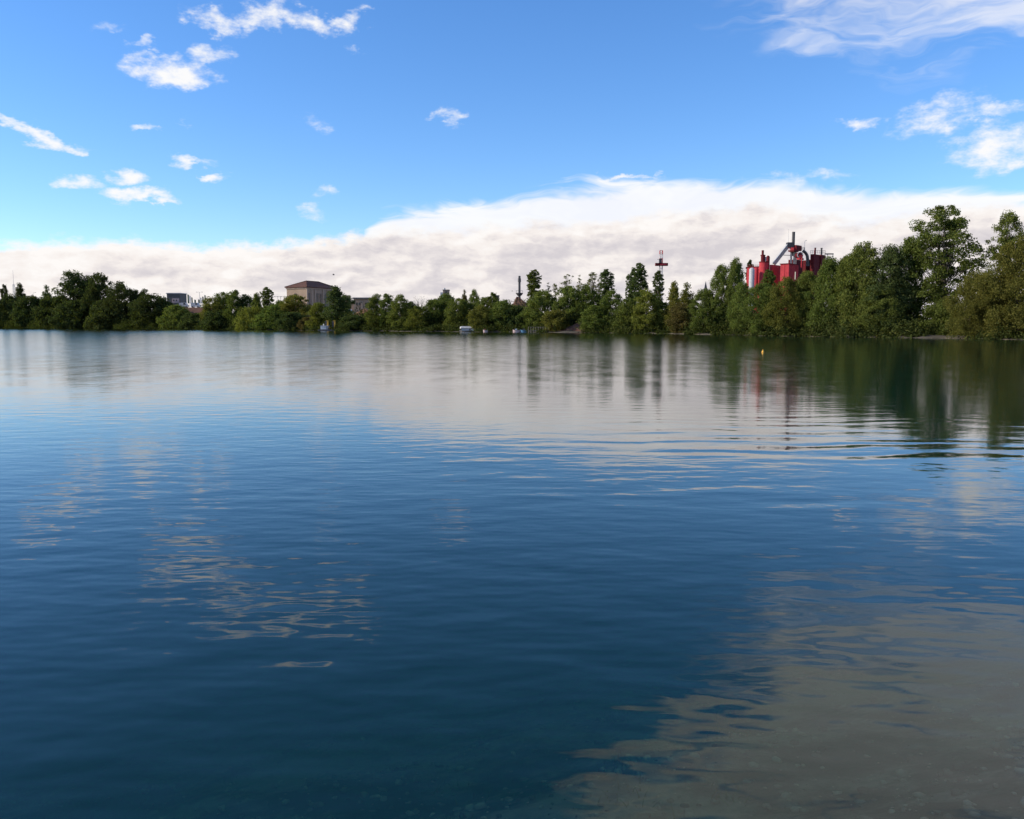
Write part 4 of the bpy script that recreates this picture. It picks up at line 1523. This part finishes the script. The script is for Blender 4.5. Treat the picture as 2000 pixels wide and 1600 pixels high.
# ------------------------------------------------------------------ things on the water's edge
def pontoon():
    Y = shore_Y(648) - 3.0
    k = pxm(Y)
    a, b = at(624, 646, Y), at(672, 646, Y)
    cx = (a.x + b.x) / 2
    t = thing('work_pontoon', 'floating work pontoon with two yellow frames, left of centre', 'pontoon', (cx, Y, 0))
    L = b.x - a.x

    def X(x):
        return at(x, 640, Y).x
    MB().box((cx, Y, .12), (L, 3.2, .62)).build('hull', DSTEEL, t)
    h = MB().box(((X(628) + X(642.5)) / 2, Y - .2, .95), (X(642.5) - X(628), 2.4, 1.05)).build('deckhouse', WHITE, t)
    MB().box(((X(639.5) + X(641.5)) / 2, Y - 1.41, .95), (X(641.5) - X(639.5), .06, .9)).build('door', GREY, h)
    MB().box(((X(629) + X(642)) / 2, Y - .2, 1.52), (X(643) - X(627.5), 2.6, .10)).build('roof', WHITE, h)
    for x, s in ((641, -1), (654.8, -1)):
        f = MB()
        f.box((X(x), Y - .5, 1.75), (.42, .42, 2.6)).box((X(x) + .35, Y - .5, .9), (.9, .42, .35)).box((X(x) - .1, Y - .5, 3.02), (.7, .5, .22))
        f.build('yellow_frame', YELP, t)
        MB().box((X(x) - .55, Y - .3, 2.0), (.62, .5, 1.9)).build('black_winch', DSTEEL, t)
    for x in (657, 663, 669):
        MB().tube((X(x), Y - 1.45, .4), (X(x), Y - 1.45, 1.2), .04, n=5).build('rail_post', WOOD, t)
    MB().tube((X(656), Y - 1.45, 1.15), (X(671), Y - 1.45, 1.15), .04, n=5).build('rail', WOOD, t)
    MB().lathe((X(670.5), Y - 1.0, 0), [(.22, .44), (.28, .7), (.22, 1.0)], 12).build('barrel', WHITE, t, True)
    p = MB()
    p.lathe((X(633), Y - .4, 0), [(.14, 1.58), (.2, 1.9), (.1, 2.1)], 10)
    p.build('vent_cowl', WHITE, h, True)


pontoon()


def hull(mb, cx, cy, L, W, z0, z1):
    secs = []
    n = 9
    for i in range(n):
        f = i / (n - 1)
        s = f * 2 - 1
        wd = W / 2 * (1 - abs(s) ** 2.6 * .92)
        x = cx + s * L / 2
        sh = .18 * s * s
        secs.append([(x * 1, cy - wd, z1 + sh), (x - s * .12 * L * .3, cy - wd * .7, z0), (x - s * .12 * L * .3, cy + wd * .7, z0), (x, cy + wd, z1 + sh)])
    vs = [q for s_ in secs for q in s_]
    fs = []
    for i in range(n - 1):
        for j in range(3):
            fs.append((i * 4 + j, (i + 1) * 4 + j, (i + 1) * 4 + j + 1, i * 4 + j + 1))
    for i in range(n - 1):
        fs.append((i * 4 + 3, (i + 1) * 4 + 3, (i + 1) * 4, i * 4))
    fs += [(0, 1, 2, 3), tuple((n - 1) * 4 + j for j in (3, 2, 1, 0))]
    return mb.add(vs, fs)


def covered_boat():
    Y = shore_Y(917) - 2.0
    a, b = at(897, 645, Y), at(938, 645, Y)
    cx, L = (a.x + b.x) / 2, b.x - a.x
    t = thing('covered_boat', 'silver-white covered boat moored under the trees at centre', 'boat', (cx, Y, 0))
    hull(MB(), cx, Y, L, 1.9, -.2, .35).build('hull', GREY, t)
    z1, z2 = .95, 1.42
    vs, fs = [], []
    for x in (cx - L * .46, cx - L * .40, cx + L * .42, cx + L * .46):
        inn = .25 if x in (cx - L * .46,) else 0
        for y, z in ((-1.0, z1), (-.7, z2 - .06), (0, z2), (.7, z2 - .06), (1.0, z1)):
            vs.append((x, Y + y * (1 - inn), z - inn * .6))
    for i in range(3):
        for j in range(4):
            fs.append((i * 5 + j, i * 5 + j + 1, (i + 1) * 5 + j + 1, (i + 1) * 5 + j))
    o = MB().add(vs, fs).build('canopy', STEEL, t)
    o.modifiers.new('thickness', 'SOLIDIFY').thickness = .05
    MB().box((cx - L * .19, Y - .82, .62), (L * .40, .06, .55)).build('side_panel', STEEL, t)
    MB().box((cx + L * .20, Y - .82, .62), (L * .34, .06, .55)).build('side_panel', WHITE, t)
    for f in (-.42, 0, .06, .40):
        MB().tube((cx + L * f, Y - .86, .3), (cx + L * f, Y - .86, z1), .05, n=6).build('post', GREY, t)


covered_boat()


def rowing_boat(px, wpx, Y, mat, label, inside):
    p = at(px, 645, Y)
    L = wpx * pxm(Y)
    t = thing('rowing_boat', label, 'boat', (p.x, Y, 0))
    hull(MB(), p.x, Y, L, L * .42, -.12, .48).build('hull', mat, t)
    for f in (-.2, .2):
        MB().box((p.x + f * L, Y, .56), (.22, L * .34, .05)).build('thwart', WOOD, t)
    MB().box((p.x - L * .05, Y - .05, .72), (L * .3, L * .2, .3)).build('cargo', inside, t)


rowing_boat(1008.5, 14, shore_Y(1008) - 2.5, PINK, 'small pale pink boat moored left of the jetty posts', WHITE)
rowing_boat(1024, 15, shore_Y(1024) - 2.0, BLUEP, 'small blue-grey boat moored between the pink boat and the jetty posts', GREY)
rowing_boat(948, 9, shore_Y(948) - 1.5, PINK, 'tiny pale boat right of the silver covered boat', RUST)


def jetty():
    Y = shore_Y(1050) - 1.0
    a, b = at(1032, 645, Y), at(1070, 645, Y)
    t = thing('jetty', 'low wooden jetty with grey posts left of the rusty hut', 'jetty', (a.x, Y, 0))
    MB().box(((a.x + b.x) / 2, Y, .38), (b.x - a.x, 1.2, .14)).build('deck', WOOD, t)
    for i in range(9):
        x = a.x + (b.x - a.x) * i / 8
        MB().tube((x, Y - .62, -.8), (x, Y - .62, 1.35), .055, n=6).build('post', WOOD, t)
    MB().tube((a.x, Y - .62, 1.28), (b.x, Y - .62, 1.28), .035, n=5).build('handrail', WOOD, t)


jetty()


def rusty_hut():
    Y = shore_Y(1077) + 1.2
    a, b = at(1071.5, 645, Y), at(1086, 645, Y)
    cx = (a.x + b.x) / 2
    z0 = gz(cx, Y)
    t = thing('rusty_hut', 'small rust-brown hut with a pale corner post on the shore', 'hut', (cx, Y, z0))
    L = b.x - a.x
    zt = at(1078, 636, Y).z
    MB().box((cx + .1, Y + .8, (z0 + zt) / 2 - .1), (L * .86, 1.7, zt - z0)).build('wall', RUST, t)
    MB().add([(cx - L * .55, Y - .2, zt + .25), (cx + L * .55, Y - .2, zt - .35), (cx + L * .55, Y + 1.9, zt - .35), (cx - L * .55, Y + 1.9, zt + .25)] +
             [(cx - L * .55, Y - .2, zt + .13), (cx + L * .55, Y - .2, zt - .47), (cx + L * .55, Y + 1.9, zt - .47), (cx - L * .55, Y + 1.9, zt + .13)],
             [(0, 1, 2, 3), (7, 6, 5, 4), (0, 4, 5, 1), (1, 5, 6, 2), (2, 6, 7, 3), (3, 7, 4, 0)]).build('roof', RUST, t)
    MB().box((cx - L * .42, Y - .14, (z0 + zt) / 2), (.22, .22, zt - z0)).build('corner_post', CREAM, t)
    MB().box((cx + .25, Y - .05, z0 + .75), (.6, .12, 1.1)).build('door', DARK, t)


rusty_hut()


# ---- buoy
def buoy():
    Y = K / (688.5 - 634)
    p = at(1490, 688, Y)
    t = thing('buoy', 'small yellow buoy floating on the lake below the red factory', 'buoy', (p.x, Y, 0))
    r_ = .085
    MB().lathe((p.x, Y, 0), [(.02, -.08), (r_ * .8, -.05), (r_, .03), (r_ * .8, .11), (r_ * .3, .15)], 16).build('float', YELP, t, True)
    MB().lathe((p.x, Y, 0), [(.03, .14), (.028, .21), (.01, .215)], 8).build('top_ring', YELP, t)


buoy()


# ---- bird
def bird():
    Y = 150.0
    p = at(651.5, 537, Y)
    b = MB()
    n = 8
    prof = [(-.22, .01), (-.14, .05), (0, .065), (.12, .045), (.19, .035), (.24, .008)]
    vs, fs = [], []
    for x, r_ in prof:
        for i in range(n):
            a = 2 * math.pi * i / n
            vs.append((p.x + x, Y + r_ * math.cos(a), p.z + r_ * math.sin(a)))
    for k_ in range(len(prof) - 1):
        for i in range(n):
            fs.append((k_ * n + i, k_ * n + (i + 1) % n, (k_ + 1) * n + (i + 1) % n, (k_ + 1) * n + i))
    t = thing('bird', 'small dark bird flying above and right of the beige hall', 'bird', p)
    b.add(vs, fs).build('body', DSTEEL, t, True)
    for s in (-1, 1):
        w_ = MB().add([(p.x + .08, Y, p.z + .03), (p.x - .08, Y, p.z + .03), (p.x - .10, Y + s * .22, p.z + .17), (p.x + .05, Y + s * .24, p.z + .17), (p.x - .12, Y + s * .46, p.z + .10)],
                      [(0, 1, 2, 3), (3, 2, 4)]).build('wing', DSTEEL, t)
        w_.modifiers.new('thickness', 'SOLIDIFY').thickness = .012
    MB().add([(p.x - .20, Y - .03, p.z), (p.x - .20, Y + .03, p.z), (p.x - .33, Y + .06, p.z + .01), (p.x - .33, Y - .06, p.z + .01), (p.x - .26, Y, p.z + .02)],
             [(0, 1, 4), (1, 2, 4), (2, 3, 4), (3, 0, 4), (3, 2, 1, 0)]).build('tail', DSTEEL, t)


bird()


# ------------------------------------------------------------------ lakebed: gravel, pale pebbles, water weed
def stone_mesh(name, seed, sub=1):
    import bmesh
    rg = np.random.default_rng(seed)
    bm = bmesh.new()
    bmesh.ops.create_icosphere(bm, subdivisions=sub, radius=1.0)
    ax = rg.normal(size=(4, 3))
    for v in bm.verts:
        d = 1 + sum(.10 * math.sin(2.2 * v.co.dot(Vector(a)) + i) for i, a in enumerate(ax))
        v.co = Vector((v.co.x * d * 1.15, v.co.y * d * .9, v.co.z * d * .5))
    vs = np.array([v.co[:] for v in bm.verts])
    fs = np.array([[v.index for v in f.verts] for f in bm.faces])
    bm.free()
    return vs, fs


def lakebed_gravel():
    rg = np.random.default_rng(5)
    m, t = material('gravel')
    g = t.n('ShaderNodeNewGeometry')
    r_ = g.outputs['Random Per Island']
    c = t.mix(r_, (0.08, 0.07, 0.045), (0.62, 0.54, 0.36))
    b = t.n('ShaderNodeBsdfDiffuse')
    t.put(b.inputs[0], c)
    surface(t, b.outputs[0])
    protos = [stone_mesh('s', i) for i in range(6)]
    n = 5200
    y = 2.6 + 12 * rg.uniform(size=n) ** 1.7
    x = rg.uniform(-0.9, 1.0, n) * y * 0.75
    z = ground_z(np.stack([x, y], 1))
    V_, F_ = [], []
    off = 0
    for i in range(n):
        if z[i] > -.05:
            continue
        vs, fs = protos[i % 6]
        s = 0.010 + .04 * rg.uniform() ** 4
        a = rg.uniform(0, 6.28)
        ca, sa = math.cos(a), math.sin(a)
        q = vs * s
        q = np.stack([q[:, 0] * ca - q[:, 1] * sa, q[:, 0] * sa + q[:, 1] * ca, q[:, 2]], 1) + np.array([x[i], y[i], z[i] + s * .2])
        V_.append(q)
        F_.append(fs + off)
        off += len(vs)
    me = bpy.data.meshes.new('lakebed_gravel')
    me.from_pydata(np.concatenate(V_).tolist(), [], np.concatenate(F_).tolist())
    me.materials.append(m)
    me.shade_smooth()
    o = bpy.data.objects.new('lakebed_gravel', me)
    col.objects.link(o)
    o['kind'] = 'stuff'
    o['label'] = 'brown gravel on the shallow lakebed in the foreground'
    o['category'] = 'gravel'
    # a few larger pale pebbles that can be picked out
    PB = paint('pale_pebble', (.26, .24, .15), .8)
    pb = []
    for i in range(3):
        vs, fs = stone_mesh('p', 40 + i, 2)
        me = bpy.data.meshes.new('pebble')
        me.from_pydata(vs.tolist(), [], fs.tolist())
        me.materials.append(PB)
        me.shade_smooth()
        pb.append(me)
    spots = [(1488, 1450, 'pale pebble on the lakebed, farthest left of the scattered pale pebbles'),
             (1745, 1404, 'pale pebble on the lakebed, farthest from the bottom edge of the scattered pale pebbles'),
             (1850, 1513, 'largest pale yellow pebble on the lakebed at lower right'),
             (1985, 1460, 'pale pebble on the lakebed at the right edge of the photo'),
             (1640, 1566, 'lone pale pebble near the bottom edge, left of the close pair'),
             (1805, 1570, 'upper of two pale pebbles close together near the bottom edge'),
             (1830, 1590, 'lower of two pale pebbles close together near the bottom edge')]
    for i, (px, py, lab) in enumerate(spots):
        d = cam_dir(px, py)
        tt = np.linspace(1.5, 16, 1500)
        ray = np.array([0, 0, CAM_H]) + tt[:, None] * np.array(d[:])
        hit = int(np.argmax(ray[:, 2] < ground_z(ray[:, :2])))
        q = Vector(ray[hit])
        o = bpy.data.objects.new('pebble', pb[i % 3])
        col.objects.link(o)
        s = .030 if i == 2 else rg.uniform(.016, .023)
        o.scale = (s, s, s)
        o.location = q + Vector((0, 0, .012))
        o.rotation_euler = (0, 0, rg.uniform(0, 6))
        tag(o, lab, 'pebble', 'pale pebbles on the lakebed')


lakebed_gravel()


def water_weed():
    global rng
    rng = np.random.default_rng(9)
    Q = []
    cen = [(-0.15, 3.75), (0.25, 3.85), (0.1, 4.1), (-0.5, 4.2), (0.5, 4.3), (-1.0, 4.0), (.9, 4.5), (-.2, 4.7), (1.4, 5.2), (-1.4, 4.9)]
    for i in range(26):
        y = 3.4 + 5.5 * rng.uniform() ** 1.5
        cen.append((rng.uniform(-.62, .35) * y, y))
    for x, y in cen:
        z = gz(x, y)
        n = int(rng.integers(14, 34))
        b = np.stack([x + rng.normal(size=n) * .09, y + rng.normal(size=n) * .09, np.full(n, z)], 1)
        h = rng.uniform(.03, .08, n) * min(1.0, -z * 1.4)
        ln = rng.normal(size=(n, 2)) * .9
        for k in range(3):
            f0, f1 = k / 3, (k + 1) / 3

            def pt(f, s):
                q = b.copy()
                q[:, 0] += ln[:, 0] * h * f * f + s * .006 * (1 - f * .8)
                q[:, 1] += ln[:, 1] * h * f * f
                q[:, 2] += h * f
                return q
            Q.append(np.stack([pt(f0, -1), pt(f0, 1), pt(f1, 1), pt(f1, -1)], 1))
    me = mesh_from_quads('water_weed', np.concatenate(Q), LEAF)
    o = bpy.data.objects.new('water_weed', me)
    col.objects.link(o)
    o.color = (0.14, 0.16, 0.045, 1)
    o['kind'] = 'stuff'
    o['label'] = 'pale green water weed on the lakebed at the bottom of the photo'
    o['category'] = 'water weed'


water_weed()
